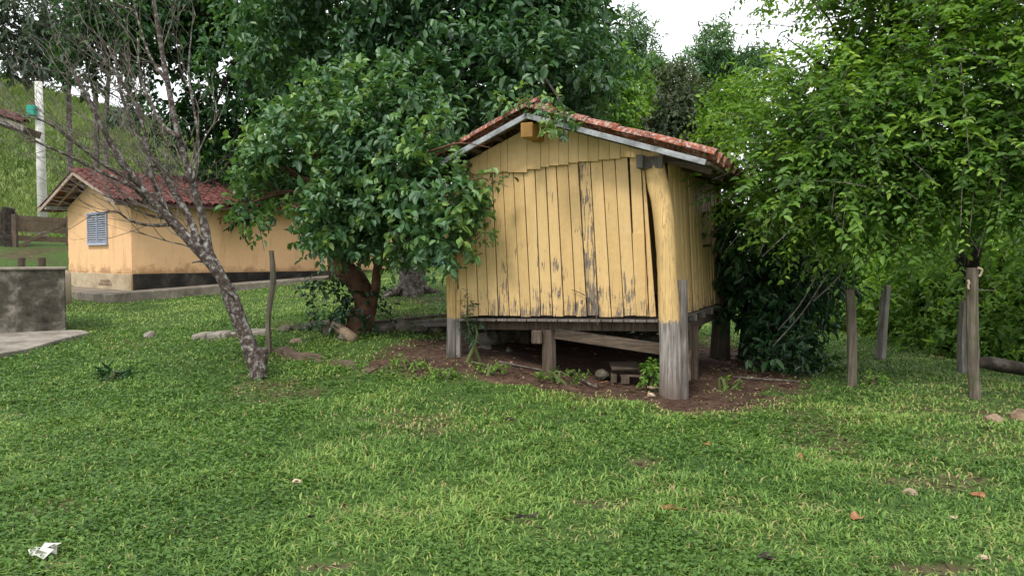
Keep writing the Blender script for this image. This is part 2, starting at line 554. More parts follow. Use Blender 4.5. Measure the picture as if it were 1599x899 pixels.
class MB:
    """collects boxes, tubes and prisms of ONE piece"""

    def __init__(self):
        self.v, self.f = [], []

    def add(self, vs, fs):
        b = len(self.v)
        self.v += [tuple(map(float, q)) for q in vs]
        self.f += [tuple(i + b for i in q) for q in fs]
        return self

    def hexa(self, a, b):
        """a, b: two matching quads (4 points each)"""
        return self.add(list(a) + list(b), [(0, 1, 2, 3), (7, 6, 5, 4), (0, 4, 5, 1), (1, 5, 6, 2), (2, 6, 7, 3), (3, 7, 4, 0)])

    def box(self, c, s, rz=0.0, rot=None):
        m = rot if rot is not None else Matrix.Rotation(rz, 3, 'Z')
        x, y, z = (q / 2 for q in s)
        P = [Vector(c) + m @ Vector(q) for q in ((-x, -y, -z), (x, -y, -z), (x, y, -z), (-x, y, -z), (-x, -y, z), (x, -y, z), (x, y, z), (-x, y, z))]
        return self.hexa([P[3], P[2], P[1], P[0]], [P[7], P[6], P[5], P[4]])

    def beam(self, p, q, w, h, up=(0, 0, 1)):
        """a squared timber from p to q"""
        p, q = Vector(p), Vector(q)
        d = (q - p).normalized()
        s = d.cross(Vector(up)).normalized() * (w / 2)
        t = s.cross(d).normalized() * (h / 2)
        r = lambda o: [o - s - t, o + s - t, o + s + t, o - s + t]
        A, B = r(p), r(q)
        return self.add(A + B, [(3, 2, 1, 0), (4, 5, 6, 7), (0, 1, 5, 4), (1, 2, 6, 5), (2, 3, 7, 6), (3, 0, 4, 7)])

    def prism(self, poly, off):
        """flat polygon (3-D points) pushed along off"""
        n = len(poly)
        off = Vector(off)
        P = [Vector(q) for q in poly]
        return self.add(P + [q + off for q in P], [tuple(range(n - 1, -1, -1)), tuple(range(n, 2 * n))] + [(i, (i + 1) % n, n + (i + 1) % n, n + i) for i in range(n)])

    def tube(self, pts, rad, n=8, bump=0.0, seed=0, cap=True, squash=1.0):
        pts = [Vector(q) for q in pts]
        if not isinstance(rad, (list, tuple)):
            rad = [rad] * len(pts)
        r = random.Random(seed)
        b = len(self.v)
        ref = None
        ph = [r.uniform(0, 6.28) for _ in range(3)]
        for i, q in enumerate(pts):
            t = (pts[min(i + 1, len(pts) - 1)] - pts[max(i - 1, 0)])
            t = t.normalized() if t.length > 1e-9 else Vector((0, 0, 1))
            if ref is None:
                ref = t.orthogonal().normalized()
            ref = (ref - t * ref.dot(t))
            ref = ref.normalized() if ref.length > 1e-6 else t.orthogonal().normalized()
            s = t.cross(ref)
            for k in range(n):
                a = 2 * math.pi * k / n
                rr = rad[i] * (1 + bump * (math.sin(3 * a + ph[0] + i * .4) * .5 + math.sin(2 * a + ph[1] - i * .23) * .5 + r.uniform(-.5, .5)))
                p = q + ref * math.cos(a) * rr + s * math.sin(a) * rr * squash
                self.v.append((p.x, p.y, p.z))
        for i in range(len(pts) - 1):
            for k in range(n):
                a, c = b + i * n + k, b + i * n + (k + 1) % n
                self.f.append((a, c, c + n, a + n))
        if cap:
            self.f.append(tuple(b + k for k in range(n - 1, -1, -1)))
            e = b + (len(pts) - 1) * n
            self.f.append(tuple(e + k for k in range(n)))
        return self

    def mesh(self, name, smooth=False):
        me = bpy.data.meshes.new(name)
        me.from_pydata(self.v, [], self.f)
        if smooth:
            me.polygons.foreach_set('use_smooth', np.ones(len(me.polygons), bool))
        me.update()
        return me

    def build(self, name, mat, parent=None, smooth=False, bevel=0.0):
        o = link_mesh(name, self.mesh(name, smooth), mat, parent)
        if bevel:
            bv = o.modifiers.new('bevel', 'BEVEL')
            bv.width = bevel
            bv.segments = 1
            bv.limit_method = 'ANGLE'
        return o


def curve_pts(P, n=6):
    """Catmull-Rom through the points"""
    P = [Vector(p) for p in P]
    Q = [P[0] * 2 - P[1]] + P + [P[-1] * 2 - P[-2]]
    out = []
    for i in range(1, len(Q) - 2):
        for k in range(n):
            t = k / n
            a, b, c, d = Q[i - 1], Q[i], Q[i + 1], Q[i + 2]
            out.append(.5 * ((2 * b) + (c - a) * t + (2 * a - 5 * b + 4 * c - d) * t * t + (3 * b - a - 3 * c + d) * t ** 3))
    out.append(P[-1])
    return out


def lerp_list(vals, n):
    x = np.linspace(0, len(vals) - 1, n)
    return [float(q) for q in np.interp(x, range(len(vals)), vals)]


def clip_poly(poly, a, b, c):
    """keep the part of a 2-D polygon with a*x + b*y <= c"""
    out = []
    for i in range(len(poly)):
        p, q = poly[i], poly[(i + 1) % len(poly)]
        dp, dq = a * p[0] + b * p[1] - c, a * q[0] + b * q[1] - c
        if dp <= 0:
            out.append(p)
        if dp * dq < 0:
            t = dp / (dp - dq)
            out.append((p[0] + (q[0] - p[0]) * t, p[1] + (q[1] - p[1]) * t))
    return out


def rock_mesh(name, size, seed, flat=1.0):
    import bmesh
    bm = bmesh.new()
    bmesh.ops.create_icosphere(bm, subdivisions=2, radius=1)
    r = np.random.default_rng(seed)
    pl = r.normal(size=(9, 3))
    pl /= np.linalg.norm(pl, axis=1)[:, None]
    dist = r.uniform(.6, .95, 9)
    for v in bm.verts:
        p = np.array(v.co)
        for n_, d_ in zip(pl, dist):
            e = p @ n_ - d_
            if e > 0:
                p = p - n_ * e * .9
        p = p * (1 + .06 * r.normal())
        v.co = Vector((p[0] * size[0], p[1] * size[1], p[2] * size[2] * flat))
    me = bpy.data.meshes.new(name)
    bm.to_mesh(me)
    bm.free()
    return me


# ------------------------------------------------------------------ leaves
def nrm(a):
    return a / np.maximum(np.linalg.norm(a, axis=-1, keepdims=True), 1e-9)


def leaf_arrays(pos, d, n, L, Wd, rnd, curl=.18, fold=.22):
    N = len(pos)
    d = nrm(d)
    s = nrm(np.cross(d, n))
    n = np.cross(s, d)
    L = np.broadcast_to(L, N)[:, None]
    Wd = np.broadcast_to(Wd, N)[:, None]
    up = n * Wd * fold
    V = np.empty((N, 6, 3))
    V[:, 0] = pos
    V[:, 1] = pos + d * L * .32 + s * Wd * .47 + up
    V[:, 2] = pos + d * L * .70 + s * Wd * .40 + up - n * L * curl * .4
    V[:, 3] = pos + d * L - n * L * curl
    V[:, 4] = pos + d * L * .70 - s * Wd * .40 + up - n * L * curl * .4
    V[:, 5] = pos + d * L * .32 - s * Wd * .47 + up
    i = np.arange(N)[:, None] * 6
    Fc = np.concatenate([i + np.array([[0, 1, 2, 3]]), i + np.array([[0, 3, 4, 5]])])
    return V.reshape(-1, 3), Fc, np.repeat(rnd, 6)


def crown_arrays(lobes, twigs, per, L, Wd, seed, droop=.2, shell=.55, gap=None, gapscale=1.6, twiglen=.3, young=.08, spread=.8, keep=None, arch=0.0, ranked=False):
    r = np.random.default_rng(seed)
    C = np.array([q[0] for q in lobes], float)
    S = np.array([q[1] for q in lobes], float)
    w = (S.prod(1)) ** (2 / 3)
    k = r.choice(len(lobes), twigs, p=w / w.sum())
    dr = nrm(r.normal(size=(twigs, 3)))
    rad = r.uniform(0, 1, twigs) ** (1 / (3 + 6 * shell))
    rad *= 1 + .12 * r.normal(size=twigs)
    P = C[k] + dr * rad[:, None] * S[k]
    ok = np.ones(twigs, bool)
    if gap is not None:
        ok &= noise3(P, gapscale, seed) > gap
    if keep is not None:
        ok &= keep(P)
    P, dr, rad = P[ok], dr[ok], rad[ok]
    T = len(P)
    up = np.array([0, 0, 1.0])
    td = nrm(dr * .8 + r.normal(size=(T, 3)) * .45 + up * (.25 - droop))
    bright = r.uniform(0, 1, T) < young
    trnd = np.clip(.42 + .17 * r.normal(size=T) + .16 * noise3(P, 1.1, seed + 3), 0, .86)
    tt = np.tile(np.linspace(.1, 1, per), T)
    idx = np.repeat(np.arange(T), per)
    jit = r.normal(size=(T * per, 3))
    perp = nrm(np.cross(td[idx], jit))
    tl_ = np.repeat(r.uniform(.55, 1.3, T), per)
    pos = P[idx] + td[idx] * (tt * twiglen * tl_)[:, None] - up * (arch * (tt * tl_) ** 2)[:, None]
    if ranked:
        sgn = np.tile(np.where(np.arange(per) % 2 == 0, 1.0, -1.0), T)
        perp = nrm(np.cross(td[idx], up)) * sgn[:, None] + .25 * jit
    ld = nrm(td[idx] * .55 + perp * spread + up * (-droop) + .25 * r.normal(size=(T * per, 3)))
    nn = nrm(up * .9 + dr[idx] * .5 + .33 * r.normal(size=(T * per, 3)))
    sz = np.clip((1 + .2 * r.normal(size=T * per)) * np.repeat(np.clip(1 + .2 * r.normal(size=T), .6, 1.5), per), .35, 1.7)
    rn = np.clip(trnd[idx] + .10 * r.normal(size=T * per), 0, .9)
    rn = np.where(bright[idx], np.clip(.86 + .1 * r.normal(size=T * per), .7, 1), rn)
    V, Fc, A = leaf_arrays(pos, ld, nn, L * sz, Wd * sz, rn)
    return V, Fc, A, P, td


def crown(name, mat, parent, *a, **kw):
    V, Fc, A, P, td = crown_arrays(*a, **kw)
    o = link_mesh(name, np_mesh(name, V, Fc, {'rnd': A}), mat, parent)
    return o, P, td


def limbs(mb, start, r0, targets, seed, sub=5, n=6, spread=.5, reach=1.0):
    """tapered limbs from a start point to each target, with a few forks"""
    r = random.Random(seed)
    for q in targets:
        s, e = Vector(start), Vector(q)
        mid = s.lerp(e, .5) + Vector((r.uniform(-1, 1), r.uniform(-1, 1), r.uniform(-.3, .8))) * (e - s).length * .12
        pts = curve_pts([s, mid, e], 5)
        mb.tube(pts, lerp_list([r0, r0 * .6, r0 * .18], len(pts)), n, .12, r.random())
        for _ in range(sub):
            i = r.randint(3, len(pts) - 2)
            b = pts[i]
            l_ = (e - s).length * r.uniform(.25, .55) * reach
            d = ((e - s).normalized() + Vector((r.uniform(-1, 1), r.uniform(-1, 1), r.uniform(-.5, .9))) * spread * 1.4).normalized()
            c = curve_pts([b, b + d * l_ * .5 + Vector((0, 0, r.uniform(-.05, .12) * l_)), b + d * l_], 3)
            mb.tube(c, lerp_list([r0 * .34, r0 * .2, r0 * .06], len(c)), max(4, n - 2), .1, r.random())


# ------------------------------------------------------------------ where things stand (plan)
HUT_O = np.array([1.83, 8.87])
HUT_A = R(-23.77)
HX = np.array([math.cos(HUT_A), math.sin(HUT_A)])
HY = np.array([-math.sin(HUT_A), math.cos(HUT_A)])
HOUSE_C = np.array([-10.3, 21.0])
HOUSE_A = R(49)
GX = np.array([math.cos(HOUSE_A), math.sin(HOUSE_A)])
GY = np.array([-math.sin(HOUSE_A), math.cos(HOUSE_A)])
HOUSE_W, HOUSE_L = 4.5, 13.0


def hut_local(x, y):
    dx, dy = x - HUT_O[0], y - HUT_O[1]
    return dx * HX[0] + dy * HX[1], dx * HY[0] + dy * HY[1]


def house_local(x, y):
    dx, dy = x - HOUSE_C[0], y - HOUSE_C[1]
    return dx * GX[0] + dy * GX[1], dx * GY[0] + dy * GY[1]


PATCH = [(gnd(px, py)[:2], a, b, s) for px, py, a, b, s in (
    (1004, 722, .22, .16, .8), (948, 785, .22, .18, .75), (1450, 752, .5, .28, .75), (1560, 712, .5, .16, .75), (1270, 790, .25, .16, .6), (505, 884, .22, .1, .85),
    (1440, 893, .28, .1, .9), (90, 790, .2, .25, .6), (105, 815, .16, .12, .6), (1050, 745, .25, .12, .35), (1470, 560, .55, .4, .6), (1590, 650, .7, .4, .7),
    (460, 560, .5, .25, .55), (520, 590, .6, .2, .5), (900, 830, .3, .15, .45), (700, 760, .15, .1, .5), (820, 815, .2, .1, .5), (1180, 610, .8, .35, .75),
    (1370, 640, .9, .5, .35), (1520, 690, .7, .4, .5), (290, 570, .4, .3, .35), (590, 555, .6, .35, .55), (100, 880, .15, .1, .7), (620, 640, .25, .1, .3),
    (470, 462, .9, .7, .55), (640, 468, 1.0, .8, .6), (1150, 850, .3, .2, .35), (340, 830, .3, .2, .3), (1500, 620, .4, .4, .4), (60, 400, 1.6, .9, .9), (10, 395, 1.5, 1.2, .9))]


def dirt(x, y):
    """0 turf .. 1 bare soil"""
    u, v = hut_local(x, y)
    n = vnoise(x, y, 2.3, 5)
    n2 = vnoise(x, y, 6.5, 9)
    ex = np.maximum(np.maximum(-3.45 - u, u - .75), 0)
    ey = np.maximum(np.maximum(-.30 - v, v - 4.1), 0)
    d = np.clip(1.25 - np.hypot(ex, ey) / .62 + .30 * n + .22 * n2, 0, 1)
    for (c, a, b, s) in PATCH:
        q = ((x - c[0]) / a) ** 2 + ((y - c[1]) / b) ** 2
        d = np.maximum(d, .74 * s * np.clip(1.35 - q + .45 * n2 + .3 * n, 0, 1))
    d = np.maximum(d, .55 * np.clip(vnoise(x, y, 1.3, 21) * 1.6 - .75 + .5 * n2, 0, 1))
    # the shaded ground beneath the trees on the right is worn
    d = np.maximum(d, .33 * np.clip((x - 3.2) / 2.5, 0, 1) * np.clip((y - 5.5) / 2, 0, 1) * np.clip((11.5 - y) / 3, 0, 1) * (1 + n2))
    return np.clip(d, 0, 1)


# ------------------------------------------------------------------ ground
def axis_pts(lo, hi, step, far):
    a = list(np.arange(lo, hi + 1e-6, step))
    s, q = step, hi
    up = []
    while q < far:
        s *= 1.35
        q += s
        up.append(q)
    s, q = step, lo
    dn = []
    while q > -far:
        s *= 1.35
        q -= s
        dn.append(q)
    return np.array(dn[::-1] + a + up)


xs = axis_pts(-11, 11, .11, 600)
ys = axis_pts(1.5, 22, .11, 600)
gx, gy = np.meshgrid(xs, ys)
gz = H(gx, gy)
gd = dirt(gx, gy)
near = (np.abs(gx) < 12) & (gy > 0) & (gy < 24)
gz = gz + np.where(near, .012 * vnoise(gx, gy, 7, 2) + .02 * vnoise(gx, gy, 2.2, 3) - .02 * gd, 0)
nx, ny = len(xs), len(ys)
ii = np.arange(nx * ny).reshape(ny, nx)
gf = np.stack([ii[:-1, :-1], ii[:-1, 1:], ii[1:, 1:], ii[1:, :-1]], -1).reshape(-1, 4)
ground = link_mesh('ground', np_mesh('ground', np.stack([gx, gy, gz], -1).reshape(-1, 3), gf, {'dirt': gd.ravel()}, True), M['ground'])
tag(ground, 'sloping ground of turf and red-brown soil', kind='structure')

# pasture hill far behind
RX = np.array([-140, -62, -49.6, -33.7, -23.6, -12.4, 0, 20, 140])
RZ = np.array([30, 22.7, 19.3, 14.0, 10.3, 5.9, 1.9, .5, .3])
hx, hy = np.meshgrid(np.linspace(-140, 40, 150), np.concatenate([np.linspace(30, 76, 70), np.linspace(80, 300, 14)]))


def hill_z(x, y):
    t = np.clip((y - 31 - .12 * np.abs(x + 20)) / 44, 0, 1)
    s = t * t * (3 - 2 * t) * .55 + t * .45
    return .4 + (np.interp(x * 75 / np.maximum(y, 60), RX, RZ)) * s + .35 * vnoise(x, y, .18, 4) * np.clip(t * 4, 0, 1) - .06 * np.clip(y - 78, 0, 400)


hz = hill_z(hx, hy)
ii = np.arange(hx.size).reshape(hx.shape)
hf = np.stack([ii[:-1, :-1], ii[:-1, 1:], ii[1:, 1:], ii[1:, :-1]], -1).reshape(-1, 4)
hill = link_mesh('hillside', np_mesh('hillside', np.stack([hx, hy, hz], -1).reshape(-1, 3), hf, None, True), M['hill'])
tag(hill, 'green pasture hillside rising behind the house', kind='structure')

# ------------------------------------------------------------------ wooden hut
hut = empty('wooden_hut', (HUT_O[0], HUT_O[1], 0), HUT_A,
            label='mustard yellow plank hut raised on wooden posts under a clay tile roof', cat='hut')


def fp(px, py, v):
    """photo pixel on the hut's vertical plane at depth v -> local (x, z)"""
    d = ray(px, py)
    t = (HUT_O @ HY + v) / (d[:2] @ HY)
    q = d * t
    return float((q[:2] - HUT_O) @ HX), float(q[2] + CAM_Z)


TX = [708, 722, 737.6, 752.4, 767.9, 784.5, 801.1, 817, 834.6, 851.6, 867.7, 886.2, 902.5, 921.4, 940, 959.8, 980, 1000.8, 1005.5]
BX = [718, 731, 747, 763, 778.5, 795.5, 813, 829, 844, 863, 880.5, 899.3, 917, 935, 955, 974.5, 994, 1013.7, 1025]
WEAR = [.36, .32, .46, .55, .62, .52, .58, .60, .56, .60, .50, .66, 1.0, .66, .62, .58, .50, .46, .60]


def seam(px):
    return float(np.interp(px, [700, 736, 985, 1010], [277, 273, 244, 248]))


def plank(corner, v0, th, name='wall_plank', wear=.5, gap=.006, bow=0.0, tilt=0.0):
    """corner: bottom-left, bottom-right, top-right, top-left as (x, z); a board of thickness th, front at v0"""
    (ax, az), (bx, bz), (cx, cz), (dx, dz) = corner
    g = gap / 2
    mb = MB()
    rows = 5
    ring = []
    for i in range(rows):
        t = i / (rows - 1)
        bow_ = bow * math.sin(math.pi * t) + tilt * t
        l = (ax + (dx - ax) * t + g, az + (dz - az) * t)
        r_ = (bx + (cx - bx) * t - g, bz + (cz - bz) * t)
        ring.append([(l[0], v0 - bow_, l[1]), (r_[0], v0 - bow_ * .8, r_[1]), (r_[0], v0 - bow_ * .8 + th, r_[1]), (l[0], v0 - bow_ + th, l[1])])
    vs = [p for q in ring for p in q]
    fs = [(3, 2, 1, 0)] + [tuple(4 * (rows - 1) + k for k in range(4))]
    for i in range(rows - 1):
        for k in range(4):
            a, b = 4 * i + k, 4 * i + (k + 1) % 4
            fs.append((a, b, b + 4, a + 4))
    mb.add(vs, fs)
    o = mb.build(name, M['paint'], hut, bevel=.003)
    o.color = (1, 1, 1, wear)
    return o


for i in range(18):
    yb0 = 493.5 + random.uniform(-1.2, 1.6)
    yb1 = yb0 + random.uniform(-.8, .8)
    gp = .010 + (.004 if i in (3, 8, 11, 12) else 0) + random.uniform(-.002, .003)
    tx0, tx1, bx0, bx1 = TX[i], TX[i + 1], BX[i], BX[i + 1]
    if i == 16:
        tx0 += 2.5
    plank([fp(bx0, yb0, 0), fp(bx1, yb1, 0), fp(tx1, seam(tx1) - 3, 0), fp(tx0, seam(tx0) - 3, 0)], random.uniform(-.006, .006), .022,
          wear=WEAR[i] + random.uniform(-.03, .03), gap=gp, bow=random.uniform(-.008, .012), tilt=random.uniform(-.004, .004))
# short patch board on the second last plank
plank([fp(993, 493, -.02), fp(1010, 493, -.02), fp(1006.5, 363, -.02), fp(987, 364, -.02)], -.027, .02, wear=.5)

APEX, VR, VL = (-1.64, 3.29), (.50, 2.625), (-3.02, 2.69)


def under_roof(x):
    return float(np.interp(x, [VL[0], APEX[0], VR[0]], [VL[1], APEX[1], VR[1]])) - .10


UXs = [708, 720, 733, 748, 762, 782.6, 793.6, 823.6, 845, 858, 873.5, 888.2, 903.5, 919, 935.6, 952, 969, 985.7, 1003, 1022]
for i in range(len(UXs) - 1):
    a, b = UXs[i], UXs[i + 1]
    yb = seam((a + b) / 2) + random.choice((0, 1.0, 1.5, 3)) + (2 if i == 6 else 0)
    p, q = fp(a, yb, -.026), fp(b, yb, -.026)
    plank([p, q, (q[0], under_roof(q[0]) + .03), (p[0], under_roof(p[0]) + .03)], -.046 + random.uniform(-.003, .003), .02, wear=.36 + random.uniform(-.06, .06), gap=.004)
# the long right-hand wall: narrow boards
HD = 3.5
nside = 18
ysd = np.linspace(.16, HD - .06, nside + 1)
for i in range(nside):
    a, b = ysd[i], ysd[i + 1]
    lean = -.05
    mb = MB()
    x0 = .02 + random.uniform(-.014, .014)
    g = .016 + random.uniform(-.004, .006)
    zb = .885 + random.uniform(-.012, .01)
    zt = under_roof(-.1) + .06
    mb.hexa([(x0, a + g, zb), (x0, b - g, zb), (x0 - .10, b - g, zt), (x0 - .10, a + g, zt)],
            [(x0 - .022, a + g, zb), (x0 - .022, b - g, zb), (x0 - .122, b - g, zt), (x0 - .122, a + g, zt)])
    o = mb.build('wall_plank', M['paint'], hut, bevel=.003)
    o.color = (1, 1, 1, .46 + random.uniform(-.08, .08))
# left wall and back wall boards (seen from beside the hut)
for i in range(16):
    a, b = .1 + i * .21, .1 + (i + 1) * .21
    x0 = -2.80
    mb = MB()
    zt = under_roof(-2.85) + .07
    mb.hexa([(x0, a + .004, .82), (x0, b - .004, .82), (x0 - .06, b - .004, zt), (x0 - .06, a + .004, zt)][::-1],
            [(x0 + .022, a + .004, .82), (x0 + .022, b - .004, .82), (x0 - .038, b - .004, zt), (x0 - .038, a + .004, zt)][::-1])
    o = mb.build('wall_plank', M['paint'], hut)
    o.color = (1, 1, 1, .45)
for i in range(14):
    a, b = -2.78 + i * .198, -2.78 + (i + 1) * .198
    mb = MB()
    mb.hexa([(a + .0006, HD, .84), (b - .0006, HD, .88), (b - .0006, HD, under_roof(b) + .085), (a + .0006, HD, under_roof(a) + .085)][::-1],
            [(a + .0006, HD - .022, .84), (b - .0006, HD - .022, .88), (b - .0006, HD - .022, under_roof(b) + .085), (a + .0006, HD - .022, under_roof(a) + .085)][::-1])
    o = mb.build('wall_plank', M['paint'], hut)
    o.color = (1, 1, 1, .45)

# floor: boards whose ends show below the wall, beams and joists
for i in range(20):
    a = -2.74 + i * .137
    t = (a + 2.74) / 2.74
    z = .795 + .075 * t
    e = -.045 - random.uniform(0, .03)
    MB().hexa([(a + .006, e, z - .027), (a + .131, e, z - .025), (a + .131, HD - .05, z - .025), (a + .006, HD - .05, z - .027)][::-1],
              [(a + .006, e, z), (a + .131, e, z + .003), (a + .131, HD - .05, z + .003), (a + .006, HD - .05, z)][::-1]).build('floor_board', M['grey'], hut)
MB().beam((-2.78, .20, .70), (-.08, .20, .775), .12, .12).build('floor_beam', M['post_wood'], hut, bevel=.006)
MB().beam((-2.78, HD - .12, .70), (-.02, HD - .12, .775), .12, .12).build('floor_beam', M['brown_wood'], hut, bevel=.006)
MB().beam((-.06, .14, .70), (-.06, HD, .70), .10, .13).build('floor_beam', M['brown_wood'], hut, bevel=.006)
MB().beam((-2.70, .14, .63), (-2.70, HD, .63), .10, .13).build('floor_beam', M['brown_wood'], hut, bevel=.006)
for v in (.52, 1.12, 1.75, 2.4, 3.0):
    MB().beam((-2.6, v, .745), (.085, v, .815), .05, .085).build('joist', M['grey'], hut, bevel=.004)
MB().hexa([(.05, .2, .852), (.05, HD, .852), (-.04, HD, .852), (-.04, .2, .852)], [(.05, .2, .872), (.05, HD, .872), (-.04, HD, .872), (-.04, .2, .872)]).build('sill_board', M['grey'], hut)
# posts
lp = curve_pts([(.02, -.09, -.25), (.015, -.09, .3), (0, -.085, .9), (-.035, -.08, 1.5), (-.09, -.06, 2.05), (-.17, -.03, 2.45), (-.22, .0, 2.78)], 5)
MB().tube(lp, lerp_list([.130, .122, .117, .118, .120, .116, .105], len(lp)), 16, .09, 3).build('post', M['log'], hut, True)
sp_ = [(.145, -.03, -.25), (.14, -.03, .35), (.133, -.03, .9), (.128, -.03, 1.33)]
MB().tube(sp_, [.072, .070, .064, .06], 9, .12, 5, squash=.7).build('post', M['grey'], hut, False)
o = MB().tube([(-2.86, .02, .1), (-2.845, .02, .8), (-2.87, .02, 1.6), (-2.90, .02, 2.5)], [.085, .08, .078, .07], 8, .06, 9).build('post', M['post_left'], hut, True)
o = MB().box((-2.75, .005, .62), (.055, .06, 1.1)).build('post', M['post_left'], hut, bevel=.006)
MB().tube([(-1.53, .1, -.1), (-1.54, .1, .40), (-1.545, .1, .69)], [.098, .092, .085], 8, .06, 4).build('post', M['post_wood'], hut, False)
MB().box((-1.665, .03, .60), (.13, .17, .165), .2).build('post_block', M['post_wood'], hut, bevel=.012)
MB().beam((-1.46, .10, .645), (-.06, .14, .50), .07, .135).build('brace_beam', M['brown_wood'], hut, bevel=.008)
MB().box((.02, 1.24, .3), (.13, .11, .82), .1).build('post', M['post_wood'], hut, bevel=.008)
MB().tube([(.02, HD - .02, -.15), (.03, HD - .02, .5), (.02, HD - .02, 1.2), (.0, HD - .02, 2.4)], [.17, .15, .13, .11], 10, .08, 8).build('post', M['post_wood'], hut, True)
MB().tube([(-2.80, HD - .02, .1), (-2.80, HD - .02, 2.4)], [.13, .11], 10, .08, 8).build('post', M['post_wood'], hut, True)
MB().tube([(-2.6, 1.75, .0), (-2.6, 1.75, .6)], [.12, .11], 8, .08, 8).build('post', M['post_wood'], hut, True)
# the ends of the beams under the verge
MB().box((-1.63, -.22, 3.075), (.15, .40, .17)).build('ridge_beam', M['ochre'], hut, bevel=.006)
MB().box((-1.63, 1.7, 3.075), (.15, 3.4, .17)).build('ridge_beam', M['dark'], hut)  # indoor length coloured near-black in place of shade
MB().box((-.325, -.12, 2.665), (.075, .24, .15)).build('rafter_end', M['grey'], hut, bevel=.006)
MB().box((-.20, -.05, 2.66), (.22, .14, .14)).build('rafter_end', M['grey'], hut, bevel=.006)
# barge boards along both slopes
for (p, q) in ((APEX, VR), (APEX, VL)):
    d = Vector((q[0] - p[0], 0, q[1] - p[1])).normalized()
    n_ = Vector((-d.z, 0, d.x)) if d.x > 0 else Vector((d.z, 0, -d.x))
    for v in (-.40, HD + .28):
        a, b = Vector((p[0], v, p[1])) - n_ * .045, Vector((q[0], v, q[1])) - n_ * .045
        MB().beam(a, b - d * .05, .035, .062, n_).build('barge_board', M['barge'], hut, bevel=.004)
    for t in (.16, .36, .58, .80, .985):                # battens running the length of the roof
        a = Vector((p[0], -.36, p[1])) + d * t * math.hypot(q[0] - p[0], q[1] - p[1]) - n_ * .045
        MB().beam(a, a + Vector((0, HD + .62, 0)), .05, .04).build('batten', M['brown_wood'], hut)
    for v in (.02, .9, 1.8, 2.7, HD - .02):
        MB().beam(Vector((p[0], v, p[1])) - n_ * .10, Vector((q[0], v, q[1])) - n_ * .10 - d * .04, .05, .07, n_).build('rafter', M['brown_wood'], hut)


def barrel_tile(name, L=.43, r0=.105, r1=.085, th=.014, seg=7):
    """half-round clay tile along +y, wide end at y = 0, arch up"""
    vs, fs = [], []
    for (y, r) in ((0, r0), (L * .5, (r0 + r1) / 2 + .003), (L, r1)):
        for rr in (r, r - th):
            for k in range(seg + 1):
                a = math.pi * k / seg
                vs.append((rr * math.cos(a), y, rr * math.sin(a) * .72))
    n = seg + 1
    for j in range(2):
        o, q = j * 2 * n, (j + 1) * 2 * n
        for k in range(seg):
            fs.append((o + k, q + k, q + k + 1, o + k + 1))
            fs.append((o + n + k, o + n + k + 1, q + n + k + 1, q + n + k))
    for j, flip in ((0, 0), (2, 1)):
        o = j * 2 * n
        for k in range(seg):
            f = (o + k, o + k + 1, o + n + k + 1, o + n + k)
            fs.append(f if not flip else f[::-1])
    me = bpy.data.meshes.new(name)
    me.from_pydata(vs, [], fs)
    me.polygons.foreach_set('use_smooth', np.ones(len(fs), bool))
    me.update()
    return me


T_HUT = barrel_tile('roof_tile')
T_HUT.materials.append(M['tile_hut'])


def place(me, name, parent, origin, ydir, zdir, jit=.0, scale=1.0, flip=False):
    y = Vector(ydir).normalized()
    z = Vector(zdir).normalized()
    x = y.cross(z).normalized()
    z = x.cross(y)
    if flip:
        x, z = -x, -z
    m = Matrix((x, y, z)).transposed().to_4x4()
    m.translation = Vector(origin)
    m = m @ Matrix.Rotation(random.gauss(0, jit), 4, 'Z') @ Matrix.Rotation(random.gauss(0, jit * .6), 4, 'X') @ Matrix.Scale(scale, 4)
    o = bpy.data.objects.new(name, me)
    col.objects.link(o)
    o.parent = parent
    o.matrix_local = m
    return o


for (q, s) in ((VR, 1), (VL, -1)):
    d = Vector((q[0] - APEX[0], 0, q[1] - APEX[1]))
    ln = d.length
    d.normalize()
    n_ = Vector((-d.z, 0, d.x)) if s > 0 else Vector((d.z, 0, -d.x))
    rows = 6
    step = (ln + .02) / rows
    for c in range(11):
        v = -.33 + c * .405
        for r_ in range(rows):
            base = Vector((APEX[0], v, APEX[1])) + d * (step * (r_ + 1))
            # cover tile, then the channel tile beside it (laid hollow up)
            place(T_HUT, 'roof_tile', hut, base + n_ * (.055), -d, n_, .03)
            if c < 10:
                place(T_HUT, 'roof_tile', hut, base + Vector((0, .2025, 0)) + n_ * .065, -d, n_, .03, flip=True)
for c in range(10):
    place(T_HUT, 'ridge_tile', hut, (APEX[0], -.40 + c * .42, APEX[1] + .07), (0, 1, 0), (0, 0, 1), .03, 1.15)

# small twig caught on the wall, things beneath the hut
cr = curve_pts([fp(893, 452, -.03)[0:1] + (-.03,) + fp(893, 452, -.03)[1:], fp(912, 460, -.04)[0:1] + (-.045,) + fp(912, 460, -.04)[1:],
                fp(926, 474, -.04)[0:1] + (-.04,) + fp(926, 474, -.04)[1:], fp(934, 506, -.04)[0:1] + (-.05,) + fp(934, 506, -.04)[1:]], 4)
m4 = Matrix.Translation((HUT_O[0], HUT_O[1], 0)) @ Matrix.Rotation(HUT_A, 4, 'Z')


def hw(u, v, z):
    return m4 @ Vector((u, v, z))


def hg(u, v):
    p = hw(u, v, 0)
    return Vector((p.x, p.y, h1(p.x, p.y)))


o = MB().tube([m4 @ Vector(q) for q in cr], lerp_list([.004, .008, .009], len(cr)), 5, .2, 1).build('dry_twig', M['twig'])
tag(o, 'thin curved dry twig stuck against the hut front planks', 'twig')

